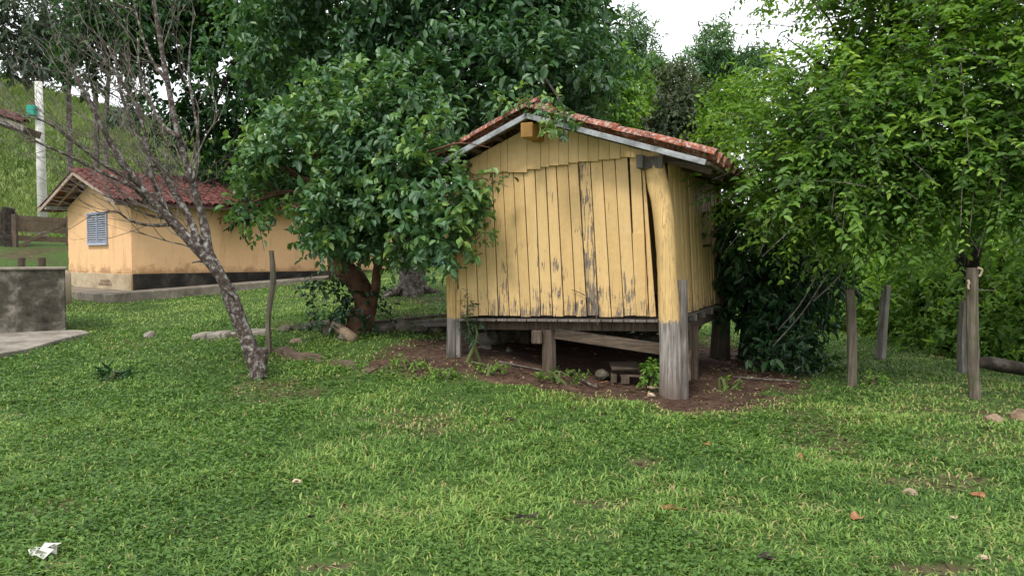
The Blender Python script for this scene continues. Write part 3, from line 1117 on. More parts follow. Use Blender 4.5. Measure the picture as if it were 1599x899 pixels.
# stone footing at the back under the hut; left row added to block light
ft = empty('light_blocking_footing', hg(-1.9, 3.2), HUT_A, label='dark rough stone footing under the back of the hut', cat='footing')
for i in range(10):
    for k in range(4):
        me = rock_mesh('stone', (.19, .15, .14), i * 5 + k)
        me.materials.append(M['rock_moss'])
        s = bpy.data.objects.new('stone', me)
        col.objects.link(s)
        s.parent = ft
        s.location = (-.95 + i * .26 + (k % 2) * .12, random.uniform(-.04, .04), .05 + k * .2)

for i in range(10):  # left row of stones, added to keep light out from under the floor
    for k in range(3):
        me = rock_mesh('stone', (.17, .14, .15), 300 + i * 5 + k)
        me.materials.append(M['rock_moss'])
        s = bpy.data.objects.new('stone', me)
        col.objects.link(s)
        s.parent = ft
        s.location = (-.85 + random.uniform(-.04, .04), -2.4 + i * .25 + (k % 2) * .12, .02 + k * .2)
pal = empty('broken_pallet', hg(-.62, .30), HUT_A + .2, label='broken grey pallet pieces lying on soil beneath the hut', cat='pallet')
MB().box((-.02, .10, .19), (.34, .30, .022), .15, Matrix.Rotation(.14, 3, 'X') @ Matrix.Rotation(.2, 3, 'Z')).build('board', M['post_wood'], pal, bevel=.003)
MB().box((.20, -.02, .085), (.52, .07, .022), -.1).build('board', M['post_wood'], pal, bevel=.003)
MB().box((.22, .25, .12), (.55, .07, .03), .1).build('board', M['post_wood'], pal, bevel=.003)
MB().box((.0, -.04, .035), (.10, .07, .09), .1).build('block', M['post_wood'], pal, bevel=.004)
MB().box((-.15, .08, .05), (.07, .30, .10), .1).build('block', M['post_wood'], pal, bevel=.004)
b = hg(.06, .75)
o = MB().tube([(b.x - .03, b.y - .05, b.z + .05), (b.x + .02, b.y + .2, b.z + .2), (b.x + .08, b.y + .4, b.z + .36)], [.045, .045, .042], 10, .04, 2).build('small_cylinder', M['rock'], None, True)  # stands for a bottle or can, built as a plain cylinder
tag(o, 'short brown log leaning on the small post behind the big hut post', 'log')
for (u, v, L_, a, lab) in ((-1.9, .05, .6, .1, 'dark stick lying on soil at the foot of the short hut post'), (-.95, -.12, .35, -.7, 'small pale stick on soil in front of the pallet pieces'),
                           (.9, 1.5, .8, .1, 'pale straight stick on soil beside the hut end post'), (-2.2, -.25, .5, -.15, 'thin crooked root on bare soil before the hut')):
    g = hg(u, v)
    d = Vector((math.cos(HUT_A + a), math.sin(HUT_A + a), 0))
    pts = []
    for k in range(6):
        q = g + d * (k / 5 - .5) * L_ + Vector((0, 0, 0))
        pts.append((q.x + random.uniform(-.01, .01), q.y + random.uniform(-.015, .015), h1(q.x, q.y) + .012))
    o = MB().tube(pts, lerp_list([.016, .014, .009], 6), 6, .15, 1).build('fallen_stick', M['twig'])
    tag(o, lab, 'stick', 'sticks lying under the hut')
for k, (u, v, s, lab) in enumerate(((-1.32, .22, .055, 'pale stone on soil right of the short hut post'), (-.92, .35, .10, 'rounded brown stone beside the pallet pieces under the hut'),
                                    (-2.35, .7, .05, 'small tan stone in the dark under the hut near its left post'), (-.17, -.22, .04, 'pale leaf-shaped chip of wood by the foot of the big post'))):
    g = hg(u, v)
    me = rock_mesh('stone', (s * 1.3, s, s * .8), 40 + k)
    o = link_mesh('stone', me, M['rock_moss'] if k != 3 else M['bone'])
    o.location = g + Vector((0, 0, s * .3))
    o.rotation_euler = (0, 0, k)
    tag(o, lab, 'stone', 'stones under the hut')

# ------------------------------------------------------------------ yellow house
FZ = .66                                               # top of the walkway at the near corner
EZ, RZ_ = 3.08, 3.86
house = empty('yellow_house', (HOUSE_C[0], HOUSE_C[1], 0), HOUSE_A,
              label='long low peach yellow house with dark plinth and old red tile roof', cat='house')
BAND = 1.13
mid = HOUSE_W / 2
MB().prism([(-.0095, -.0105, .2), (-.0095, HOUSE_W - .01, .2), (-.0095, HOUSE_W - .01, EZ), (-.0095, mid, RZ_), (-.0095, -.0105, EZ)], (HOUSE_L - .02, 0, 0)).build('wall', M['wall'], house)


def wall_slope(x):
    return x * .05


WIN = (1.5, 2.88, 1.95, 2.86)
ch = .213
blk = []
for k in range(20):
    z0, z1 = BAND + k * ch, BAND + (k + 1) * ch
    if z0 < EZ - .02:
        z1_ = min(z1, EZ)
        x = .0 if k % 2 else -.35
        while x < HOUSE_L:
            a, b = max(x, .018), min(x + .68, HOUSE_L)
            if b - a > .05:
                MB().box(((a + b) / 2, .0005 + random.uniform(-.0012, .0012), (z0 + z1_) / 2), (b - a - .004, .03, z1_ - z0 - .004)).build('wall_block', M['wall'], house)
            x += .68
    if z0 < RZ_ - .05:
        y = -.3 if k % 2 else 0.0
        y += .0
        while y < HOUSE_W:
            a, b = max(y + .002, -.0145), min(y + .678, HOUSE_W)
            y += .68
            pieces = [(a, b)]
            if z1 > WIN[2] and z0 < WIN[3]:
                pieces = []
                if a < WIN[0]:
                    pieces.append((a, min(b, WIN[0])))
                if b > WIN[1]:
                    pieces.append((max(a, WIN[1]), b))
            for (a_, b_) in pieces:
                if b_ - a_ < .04:
                    continue
                poly = [(a_, z0 + .002), (b_, z0 + .002), (b_, z1 - .002), (a_, z1 - .002)]
                sl = (RZ_ - EZ) / mid
                poly = clip_poly(poly, -sl, 1, EZ - .01)
                if len(poly) > 2:
                    poly = clip_poly(poly, sl, 1, EZ - .01 + sl * HOUSE_W)
                if len(poly) > 2:
                    x0 = -.014 + random.uniform(-.0012, .0012)
                    MB().prism([(x0, q[0], q[1]) for q in poly], (.03, 0, 0)).build('wall_block', M['wall'], house)
# plinths
MB().box((HOUSE_L / 2, -.012, (BAND - .02 + .3) / 2 + .0), (HOUSE_L, .06, BAND - .02 - .3)).build('plinth', M['plinth_dark'], house, bevel=.01)
MB().box((-.016, HOUSE_W / 2 - .0, (BAND - .02 + .3) / 2), (.06, HOUSE_W - .03, BAND - .03 - .3)).build('plinth', M['plinth_pale'], house, bevel=.01)
for k in range(7):                                     # brick showing where the render has come off
    MB().box((-.05, 1.35 + (k % 4) * .23 + (k // 4) * .1, .80 + (k // 4) * .09), (.02, .20, .07)).build('brick', M['rock'], house, bevel=.006)
# window with louvred leaves
wd = empty('window', (0, 0, 0))
wd.parent = house
y0, y1, z0, z1 = WIN
fr = MB()
for (a, b, c, d) in ((y0, y0 + .05, z0, z1), (y1 - .05, y1, z0, z1), (y0 + .05, y1 - .05, z0, z0 + .05), (y0 + .05, y1 - .05, z1 - .05, z1), ((y0 + y1) / 2 - .03, (y0 + y1) / 2 + .03, z0 + .05, z1 - .05)):
    fr.box((-.03, (a + b) / 2, (c + d) / 2), (.07, b - a, d - c))
fr.build('frame', M['window'], wd)
MB().box((-.016, (y0 + y1) / 2, (z0 + z1) / 2), (.01, y1 - y0 - .02, z1 - z0 - .02)).build('shade_panel', M['dark'], wd)  # dark sheet in place of the shade behind the slats
MB().box((-.05, (y0 + y1) / 2, z0 - .02), (.10, y1 - y0 + .06, .035)).build('sill', M['slat'], wd)
for s in (0, 1):
    a = y0 + .055 if s == 0 else (y0 + y1) / 2 + .035
    b = (y0 + y1) / 2 - .035 if s == 0 else y1 - .055
    for k in range(13):
        z = z0 + .085 + k * (z1 - z0 - .15) / 12
        MB().box((-.03, (a + b) / 2, z), (.05, b - a, .012), 0, Matrix.Rotation(R(-38), 3, 'Y')).build('slat', M['slat'], wd)

# roof: overhanging, tiles in rows
T_HOUSE = barrel_tile('roof_tile', .40, .11, .09, .014, 5)
T_HOUSE.materials.append(M['tile_house'])
OV = .62
ETOP = EZ + .13


def slope_frame(side):
    """side -1: the slope that faces the yard (towards -y); +1: the far one"""
    run = mid + .55
    drop = run * (RZ_ - EZ) / mid
    d = Vector((0, side * run, -drop)).normalized()
    n_ = Vector((0, side * drop, run)).normalized()
    return d, n_, math.hypot(run, drop)


cnt = 0
rest_v, rest_f = [], []
tv = np.array([tuple(v.co) for v in T_HOUSE.vertices])
tf = [tuple(p.vertices) for p in T_HOUSE.polygons]
for side in (-1, 1):
    d, n_, ln = slope_frame(side)
    top = Vector((0, mid, RZ_ + .10))
    rows = 9
    step = ln / rows
    for c in range(int((HOUSE_L + 2 * OV) / .225)):
        x = -OV + .06 + c * .225
        for r_ in range(rows):
            o_ = top + Vector((x, 0, 0)) + d * (step * (r_ + 1)) + n_ * .05
            if side == -1 and cnt < 300:
                place(T_HOUSE, 'roof_tile', house, o_, -d, n_, .035)
                cnt += 1
            else:
                yv = -d
                xv = yv.cross(n_)
                P = np.outer(tv[:, 0], xv) + np.outer(tv[:, 1], yv) + np.outer(tv[:, 2], n_) + np.array(o_) + rng.normal(size=3) * .004
                b = len(rest_v)
                rest_v += [tuple(q) for q in P]
                rest_f += [tuple(i + b for i in q) for q in tf]
me = bpy.data.meshes.new('roof_tiles')
me.from_pydata(rest_v, [], rest_f)
me.update()
o = link_mesh('far_roof_tiles', me, M['tile_house'], house)
o['kind'] = 'stuff'
for c in range(36):
    place(T_HOUSE, 'ridge_tile', house, (-OV + c * .385, mid, RZ_ + .17), (1, 0, 0), (0, 0, 1), .02, 1.1)
for side in (-1, 1):
    d, n_, ln = slope_frame(side)
    top = Vector((0, mid, RZ_ + .10))
    MB().hexa([top + Vector((-OV + .03, 0, 0)) + n_ * .015, top + Vector((HOUSE_L + OV, 0, 0)) + n_ * .015, top + Vector((HOUSE_L + OV, 0, 0)) + d * ln + n_ * .015, top + Vector((-OV + .03, 0, 0)) + d * ln + n_ * .015],
              [top + Vector((-OV + .03, 0, 0)) - n_ * .005, top + Vector((HOUSE_L + OV, 0, 0)) - n_ * .005, top + Vector((HOUSE_L + OV, 0, 0)) + d * ln - n_ * .005, top + Vector((-OV + .03, 0, 0)) + d * ln - n_ * .005]).build('roof_deck', M['tile_house'], house)
    MB().beam(top + Vector((-OV, 0, 0)) + d * .02 - n_ * .02, top + Vector((-OV, 0, 0)) + d * (ln - .02) - n_ * .02, .035, .10, n_).build('barge_board', M['cream_board'], house)
    MB().beam(top + Vector((-.30, 0, 0)) + d * .02 - n_ * .05, top + Vector((-.30, 0, 0)) + d * (ln - .02) - n_ * .05, .05, .06, n_).build('rafter', M['cream_board'], house)
    for t in (.3, .75, 1.25, 1.75, 2.3, ln - .05):
        MB().beam(top + Vector((-OV, 0, 0)) + d * t - n_ * .035, top + Vector((.0, 0, 0)) + d * t - n_ * .035, .035, .04, n_).build('batten', M['cream_board'], house)
    # wall plate that sticks out under the eave
    yy = 0 if side == -1 else HOUSE_W
    MB().box((-.30, yy + side * .06, EZ - .02), (.62, .10, .12)).build('wall_plate', M['barge'], house, bevel=.005)
d, n_, ln = slope_frame(-1)
top = Vector((0, mid, RZ_ + .10))
MB().beam(top + d * (ln - .02) - n_ * .04 + Vector((-OV, 0, 0)), top + d * (ln - .02) - n_ * .04 + Vector((HOUSE_L + OV, 0, 0)), .05, .07).build('fascia_board', M['brown_wood'], house)
# porch end behind the trees: pillar and brown door
MB().box((10.55, -.05, 2.1), (.22, .16, 2.0)).build('pillar', M['wall'], house, bevel=.01)
MB().box((11.2, -.03, 2.1), (.9, .05, 1.85)).build('door', M['door'], house, bevel=.01)
# walkway slab around the house
sl = [(-1.05, 5.4, .66), (-1.05, -.95, .64), (13.6, -.95, 1.30), (13.6, .0, 1.30), (.0, .0, .66), (.0, 5.4, .68)]
wv = MB()
for k in range(2):
    q = [(x, y, z) for x, y, z in ((sl[0], sl[1], sl[4], sl[5]) if k == 0 else (sl[1], sl[2], sl[3], sl[4]))]
    lo = [(x, y, z - .55) for x, y, z in q]
    wv.hexa(lo[::-1], q[::-1])
wk = wv.build('walkway', M['concrete'], None, bevel=.03)
wk.location = (HOUSE_C[0], HOUSE_C[1], 0)
wk.rotation_euler = (0, 0, HOUSE_A)
tag(wk, 'raised concrete walkway running round the yellow house', kind='structure')


def house_w(x, y, z):
    p = HOUSE_C + GX * x + GY * y
    return Vector((p[0], p[1], z))


# blue folded tarp by the porch
tp = at(683, 409, 27.6)
bm_v = MB()
for k in range(5):
    a = random.uniform(0, 3)
    bm_v.prism([(tp[0] + random.uniform(-.28, -.05), tp[1] + random.uniform(-.1, .1), tp[2] + random.uniform(-.25, 0)), (tp[0] + random.uniform(.1, .3), tp[1], tp[2] + random.uniform(-.25, -.05)),
                (tp[0] + random.uniform(-.1, .25), tp[1] + .1, tp[2] + random.uniform(.05, .25))], (.02, -.12, .03))
o = bm_v.build('plastic_tarp', M['blue'])
tag(o, 'crumpled blue plastic tarp heaped by the brown door', 'tarp')

# ------------------------------------------------------------------ left: trough, slab, posts, gate, pole, shed
q0 = gnd(104, 521)
blkx = q0[0]
tr = empty('concrete_tank', (blkx, q0[1], q0[2]), R(30), label='mould-stained square concrete tank at the left edge of the lawn', cat='tank')
MB().box((-1.75, .85, .50), (3.5, 1.7, 1.34)).build('body', M['mould'], tr, bevel=.02)
MB().box((-1.75, .85, 1.185), (3.56, 1.76, .04)).build('rim', M['concrete'], tr, bevel=.01)
sb = [gnd(-60, 572), gnd(40, 551), gnd(100, 533), gnd(140, 524), gnd(128, 520), gnd(100, 520), gnd(-60, 533)]
sb2 = [(p[0], p[1], p[2] + .06 + (.05 if i in (0, 6) else 0)) for i, p in enumerate(sb)]
o = MB().prism([Vector(p) - Vector((0, 0, .22)) for p in sb2], (0, 0, .22)).build('concrete_apron', M['concrete_pale'], None, bevel=.01)
tag(o, 'cracked pale concrete apron in front of the square tank', kind='structure')
for k, (px, py, lab) in enumerate(((28, 414, 'short dark tilted stump post behind the concrete tank'), (66, 414, 'short dark upright stump post behind the concrete tank'))):
    p = at(px, py + 12, 18.5)
    z = h1(p[0], p[1])
    o = MB().tube([(p[0], p[1], z - .1), (p[0] + (.10 if k == 0 else 0), p[1], p[2] + .36)], [.09, .085], 8, .08, k).build('stump_post', M['post_wood'])
    tag(o, lab, 'post')
p = at(101, 440, 19.2)
z = h1(p[0], p[1])
o = MB().tube([(p[0], p[1], z - .05), (p[0], p[1], p[2] + .12), (p[0], p[1], p[2] + .22), (p[0], p[1], p[2] + .29)], [.15, .15, .14, .06], 12, .03, 2).build('cream_post', M['bone'], None, True)
tag(o, 'small rounded cream post between the concrete tank and house', 'post')

# wooden gate behind, fence posts
gA, gB = at(26, 385, 28.0), at(112, 385, 29.5)
gt = empty('board_gate', (gA[0], gA[1], 0), label='old brown horizontal board gate left of the yellow house', cat='gate')
dv = Vector((gB[0] - gA[0], gB[1] - gA[1], 0))
for (py, hh) in ((341, .18), (353, .42), (372, .20), (386, .12)):
    z = at(60, py, 28.5)[2]
    MB().beam((0, 0, z), (dv.x, dv.y, z - .05), .05, hh).build('board', M['gate'], gt)
for t in (0.0, .97):
    b = dv * t
    zz = h1(gA[0] + b.x, gA[1] + b.y)
    MB().box((b.x, b.y - .08, (zz + 3.2) / 2 - .1), (.16, .14, 3.2 - zz)).build('post', M['post_wood'], gt)
MB().beam((.1, -.05, at(60, 386, 28.5)[2]), (dv.x * .9, dv.y * .9 - .05, at(60, 345, 28.5)[2]), .04, .12).build('brace', M['gate'], gt)
p = at(12, 350, 28.0)
o = MB().tube([(p[0], p[1], h1(p[0], p[1]) - .2), (p[0], p[1], p[2] + .4), (p[0] + .05, p[1], p[2] + .6)], [.28, .24, .2], 9, .12, 3).build('gate_stump', M['bark_dark'])
tag(o, 'thick dark tree stump used as gatepost at far left', 'stump')

pb = at(68, 380, 31.0)
up = empty('utility_pole', (pb[0], pb[1], h1(pb[0], pb[1])), label='white concrete utility pole carrying a teal box behind the gate', cat='utility pole')
tpz = at(60, 128, 31.0)
tl = Vector((tpz[0] - pb[0], 0, tpz[2] - up.location.z))
MB().tube([(0, 0, -.3), tl * .5, tl], [.19, .17, .14], 12, .0, 1).build('shaft', M['pole'], up, True)
bx = at(50, 173, 30.7)
bl = Vector((bx[0], bx[1], bx[2])) - up.location
tb = MB().box(bl, (.30, .26, .40)).build('transformer_box', M['teal'], up, bevel=.02)
for k in range(3):
    MB().tube([bl + Vector((-.1 + k * .1, 0, .20)), bl + Vector((-.1 + k * .1, 0, .30)), bl + Vector((-.1 + k * .1, 0, .34))], [.03, .035, .015], 6).build('insulator', M['rock'], tb)
MB().box(bl + Vector((.16, 0, .05)), (.25, .05, .05)).build('bracket', M['grey'], up)

# shed whose eave enters at the far left
st = empty('open_shed', (-11.6, 15.0, h1(-11.6, 15.0)), label='tiled shed roof corner entering at the far left edge', cat='shed')
base = st.location
tip = at(40, 196, 15.0)
tipl = Vector((tip[0], 15.0, tip[2])) - base
hi = tipl + Vector((-2.6, 0, .85))
d = (tipl - hi).normalized()
nS = Vector((-d.z, 0, d.x))
MB().hexa([hi, tipl, tipl + Vector((-1.9, 2.6, .62)), hi + Vector((-1.9, 2.6, .62))], [hi + nS * .03, tipl + nS * .03, tipl + Vector((-1.9, 2.6, .62)) + nS * .03, hi + Vector((-1.9, 2.6, .62)) + nS * .03]).build('roof_deck', M['brown_wood'], st)
MB().beam(hi - nS * .06 + Vector((0, -.02, 0)), tipl - nS * .06 + Vector((0, -.02, 0)), .04, .10, nS).build('barge_board', M['fence_pale'], st)
MB().beam(hi - nS * .12 + Vector((0, .5, 0)), tipl - nS * .12 + Vector((0, .5, 0)), .08, .14, nS).build('rafter', M['brown_wood'], st)
for c in range(12):
    for r_ in range(7):
        place(T_HOUSE, 'roof_tile', st, tipl - d * (r_ * .385 + .73 * (.05 + c * .225) * 1.05) + Vector((0, .05 + c * .225, 0)) + nS * .05, -d, nS, .04)
for (x, y) in ((-1.0, .3), (-1.6, 2.0)):
    zt_ = hi.z + (tipl.z - hi.z) * (x - hi.x) / (tipl.x - hi.x)
    MB().box((x, y, zt_ / 2 - .1), (.14, .14, zt_)).build('post', M['post_wood'], st)

# ------------------------------------------------------------------ terrace edge left of the hut
a, b = gnd(300, 531), gnd(418, 524)
o = MB()
for i in range(5):
    t0, t1 = i / 5, (i + 1) / 5 - .01
    p0, p1 = a + (b - a) * t0, a + (b - a) * t1
    w0 = .30 + random.uniform(-.06, .06)
    o.hexa([(p0[0], p0[1] - .05, p0[2] - .15), (p1[0], p1[1] - .05, p1[2] - .15), (p1[0] + .05, p1[1] + w0, p1[2] - .15), (p0[0] + .05, p0[1] + w0, p0[2] - .15)][::-1],
           [(p0[0], p0[1] - .05, p0[2] + .09), (p1[0], p1[1] - .05, p1[2] + .095), (p1[0] + .05, p1[1] + w0, p1[2] + .11), (p0[0] + .05, p0[1] + w0, p0[2] + .11)][::-1])
o = o.build('concrete_ledge', M['concrete_pale'], None, bevel=.02)
tag(o, 'low broken concrete ledge behind the bare leaning tree', 'ledge')
a, b = gnd(424, 551), gnd(576, 584)
o = MB()
nseg = 9
top_l = []
for i in range(nseg + 1):
    t = i / nseg
    p = a + (b - a) * t
    hh = .035 + .03 * math.sin(i * 2.1) + random.uniform(-.02, .02)
    z = h1(p[0], p[1])
    top_l.append(((p[0], p[1] - .03, z - .1), (p[0], p[1] - .01 + random.uniform(-.02, .02), z + hh), (p[0] + .05, p[1] + .18, z + hh + .02), (p[0] + .05, p[1] + .30, z - .1)))
for i in range(nseg):
    o.hexa(top_l[i][::-1], top_l[i + 1][::-1])
o = o.build('earth_kerb', M['earthwall'], None)
tag(o, 'crumbling earthy kerb between the bare tree and the hut', 'kerb')

stones = [(365, 527, .12, 'flat grey stone'), (448, 518, .14, 0), (470, 515, .13, 0), (492, 512, .16, 0), (466, 536, .10, 1), (515, 516, .2, 0), (600, 520, .17, 0), (628, 517, .20, 0), (655, 519, .15, 0), (680, 517, .17, 0), (540, 530, .12, 0),
          (150, 524, .0, 0)]
names = ['mossy stone under the thin stake beside the bare tree', 'mossy stone in the terrace edge, first right of the thin stake', 'mossy stone in the terrace edge, second right of the thin stake', 'mossy stone in the terrace edge, third right of the thin stake', 'rounded tan stone on the small planted terrace',
         'large mossy stone against the left of the forked trunk', 'mossy stone right of the forked trunk under the boards', 'large mossy stone under the boards left of the hut', 'smaller mossy stone under the boards nearer the hut', 'mossy stone next to the hut left post', 'flat stone at the foot of the forked trunk']
for k, (px, py, s, c) in enumerate(stones[:11]):
    g = gnd(px, py)
    me = rock_mesh('terrace_stone', (s * 1.35, s, s * .72), 100 + k)
    o = link_mesh('terrace_stone', me, M['rock'] if c == 1 else M['rock_moss'])
    o.location = (g[0], g[1], g[2] + s * .25)
    o.rotation_euler = (0, 0, k * 1.7)
    tag(o, names[k], 'stone', 'stones along the terrace edge')
for k, (p, q, w, lab) in enumerate((((585, 503), (700, 492), .16, 'dark weathered board lying topmost on the stones left of the hut'), ((620, 506), (702, 499), .22, 'wide grey board under the dark one beside the hut left post'),
                                   ((575, 511), (702, 506), .2, 'lowest grey board along the terrace edge left of the hut'))):
    P, Q = at(*p, 12.6 - .25 * k), at(*q, 12.3 - .25 * k)
    o = MB().beam(P, Q, w, .045).build('weathered_board', M['brown_wood'] if k == 0 else M['grey'], None, bevel=.006)
    tag(o, lab, 'board', 'boards beside the hut')
P, Q = gnd(524, 524), gnd(552, 534)
o = MB().tube([(P[0], P[1], P[2] + .16), (Q[0], Q[1], Q[2] + .05)], [.085, .08], 8, .1, 2).build('cut_log', M['rock'], None, True)
tag(o, 'short cut log leaning at the foot of the forked tree', 'log')

# ------------------------------------------------------------------ fence posts and stakes
def fence_post(pb_, pt_, r0, r1, mat, lab, n=8, bend=0.0, seed=0, name='fence_post'):
    g = gnd(*pb_)
    t = at(pt_[0], pt_[1], g[1])
    m_ = (Vector(g) + Vector(t)) / 2 + Vector((bend, 0, 0))
    o = MB().tube(curve_pts([Vector(g) - Vector((0, 0, .15)), m_, Vector(t)], 4), lerp_list([r0, (r0 + r1) / 2, r1], 9), n, .10, seed).build(name, M[mat])
    return tag(o, lab, 'post', 'weathered fence posts on the right' if name == 'fence_post' else None), g, t


fence_post((1330, 600), (1327, 452), .062, .055, 'fence', 'slim dark fence post nearest the dark shrub', 7, .02, 2)
fence_post((1373, 561), (1383, 446), .085, .075, 'fence_pale', 'pale grey squared fence post leaning slightly, between two dark posts', 5, 0, 3)
fence_post((1506, 581), (1508, 470), .10, .07, 'fence_pale', 'split pale fence post standing behind the tall dark post', 6, -.02, 5)
o, g, t = fence_post((1524, 620), (1518, 418), .066, .062, 'fence', 'tall dark fence post with pale bones hung at its top', 8, -.015, 4)
for k, (dx, dz, lab) in enumerate(((.05, -.05, 'curved pale bone hung on the top of the tall dark post'), (-.06, -.19, 'pale bone on the left side of the tall dark post'))):
    c = Vector(t) + Vector((dx, -.05, dz))
    b_ = MB().tube(curve_pts([c + Vector((-.02, 0, .05)), c + Vector((.025 if k == 0 else -.005, -.01, .03)), c + Vector((.02 if k == 0 else -.01, 0, -.02)), c + Vector((.0, 0, -.05))], 3), .013, 6, .15, k).build('bone', M['bone'], None, True)
    tag(b_, lab, 'bone', 'bones on the fence post')
# charred log fixed to the post, leading out of the picture
la, lb = at(1520, 566, g[1] - .02), at(1640, 584, g[1] + .1)
lg = MB().tube(curve_pts([la + np.array([.05, 0, 0]), la + (lb - la) * .35 + np.array([0, 0, .02]), lb], 5), lerp_list([.06, .085, .07], 11), 8, .12, 6).build('fallen_branch', M['bark_dark'], None, True)
tag(lg, 'dark fallen branch resting against the tall dark fence post', 'branch')
wr = Vector(t) + Vector((.03, -.06, -.24))
o = MB().tube([wr, wr + Vector((.25, .1, -.02)), wr + Vector((.8, .9, .05))], .004, 4).build('fence_wire', M['fence_pale'], None)
tag(o, 'single strand of slack fence wire at the tall dark post', 'wire')
g, t = gnd(421, 551), at(424, 391, gnd(421, 551)[1])
pp = curve_pts([Vector(g) - Vector((0, 0, .1)), Vector(g).lerp(Vector(t), .35) + Vector((-.03, 0, 0)), Vector(g).lerp(Vector(t), .7) + Vector((.03, 0, 0)), t], 4)
o = MB().tube(pp, lerp_list([.045, .04, .042, .03], len(pp)), 7, .15, 1).build('thin_stake', M['fence'])
tag(o, 'thin crooked grey stake beside the bare leaning tree', 'stake')


# ------------------------------------------------------------------ trees
def V3(px, py, Y):
    return Vector(at(px, py, Y))


def lobe(px, py, Y, rx, ry, rz):
    return (tuple(at(px, py, Y)), (rx, ry, rz))


# the leaning bare tree with lichen
bg_ = gnd(405, 592)
BY = bg_[1]
bare = empty('bare_tree', bg_, label='leaning lichen-covered bare tree with leafless twigs beside the thin stake', cat='tree')
inv = -Vector(bg_)
tm = MB()


def bp(px, py, dy=0.0):
    return V3(px, py, BY + dy) + inv


trunk_p = curve_pts([Vector((0, 0, -.2)), bp(402, 580), bp(392, 548), bp(374, 498), bp(356, 455), bp(345, 432)], 4)
tm.tube(trunk_p, lerp_list([.125, .11, .098, .092, .085, .05], len(trunk_p)), 10, .14, 4)
stub = curve_pts([bp(404, 592), bp(409, 565), bp(411, 543)], 3)
tm.tube(stub, lerp_list([.09, .075, .06], len(stub)), 8, .2, 2)
tm.build('trunk', M['bark_lichen'], bare, True)
lm = MB()
main = [([(362, 470), (347, 434), (327, 395), (318, 345), (300, 285), (278, 210), (262, 130), (250, 60), (236, -20)], .072, 0, 0.15),
        ([(366, 478), (345, 432), (312, 392), (275, 352), (245, 322), (215, 285), (180, 235), (150, 180), (118, 120)], .074, 0, -.4),
        ([(312, 392), (300, 350), (272, 300), (250, 262), (215, 210), (190, 150), (178, 80)], .05, 0, .3),
        ([(290, 365), (262, 330), (236, 270), (228, 215), (205, 150), (160, 90)], .04, 0, -.2),
        ([(245, 322), (222, 305), (205, 290), (150, 265), (100, 240), (40, 215)], .035, -.1, -.8),
        ([(215, 285), (170, 262), (120, 225), (70, 190), (20, 180)], .026, -.2, -.9),
        ([(280, 215), (250, 190), (220, 120), (215, 60)], .03, 0, .5),
        ([(300, 285), (310, 220), (295, 120), (300, 40)], .022, 0, .6),
        ([(262, 130), (235, 90), (215, 30), (205, -20)], .022, 0, .2),
        ([(332, 410), (312, 408), (300, 410)], .025, 0, -.3),
        ([(270, 350), (240, 352), (205, 345), (180, 330), (150, 335)], .022, -.1, -.6),
        ([(262, 342), (230, 335), (195, 318), (165, 305)], .016, -.1, -.5),
        ([(352, 448), (372, 470), (378, 500)], .03, -.1, -.15)]
nodes = []
for P, r0, ya, yb in main:
    n = len(P)
    pts = curve_pts([bp(x, y, ya + (yb - ya) * i / (n - 1)) for i, (x, y) in enumerate(P)], 4)
    rad = lerp_list([r0, r0 * .75, r0 * .5, r0 * .28], len(pts))
    lm.tube(pts, rad, 7, .15, 3)
    nodes.append((pts, rad))
lm.build('branch', M['bark_lichen'], bare, True)
tw = MB()
rt = random.Random(11)


def twig(p, d, ln, r_, lev):
    n = 4
    pts = [p]
    q = p.copy()
    dd = d.copy()
    for i in range(n):
        dd = (dd + Vector((rt.uniform(-.42, .30), rt.uniform(-.4, .4), rt.uniform(-.2, .36)))).normalized()
        q = q + dd * (ln / n)
        pts.append(q.copy())
    tw.tube(pts, lerp_list([r_, r_ * .4], n + 1), 4 if lev else 5, 0, 0, cap=False)
    if lev < 2:
        for i in range(1, n + 1):
            for _ in range(1):
                if rt.random() < (.8 if lev == 0 else .55):
                    sd = (dd + Vector((rt.uniform(-1, .7), rt.uniform(-.8, .8), rt.uniform(-.2, .9))) * .8).normalized()
                    twig(pts[i], sd, ln * rt.uniform(.4, .7), r_ * .55, lev + 1)


for bi, (pts, rad) in enumerate(nodes):
    if bi in (9, 12):
        continue
    nt = {0: 12, 1: 24, 2: 15, 3: 15, 4: 16, 5: 14, 6: 8, 7: 6, 8: 8, 10: 8, 11: 6}.get(bi, 6)
    for _ in range(nt):
        i = rt.randint(int(len(pts) * (.25 if bi else .4)), len(pts) - 1)
        t = (pts[min(i + 1, len(pts) - 1)] - pts[max(i - 1, 0)]).normalized()
        d = (t * .6 + Vector((rt.uniform(-1.0, .5), rt.uniform(-.7, .7), rt.uniform(-.35, .8)))).normalized()
        twig(pts[i], d, rt.uniform(.45, 1.0), max(.0045, min(.011, rad[i] * .25)), 0)
tw.build('twigs', M['twig'], bare)

# the forked tree with glossy leaves
gg = gnd(556, 521)
GYd = gg[1]
guava = empty('forked_tree', gg, label='small forked tree with red-brown trunk and dense glossy leaves left of the hut', cat='tree')
gi = -Vector(gg)


def gp_(px, py, dy=0.0):
    return V3(px, py, GYd + dy) + gi


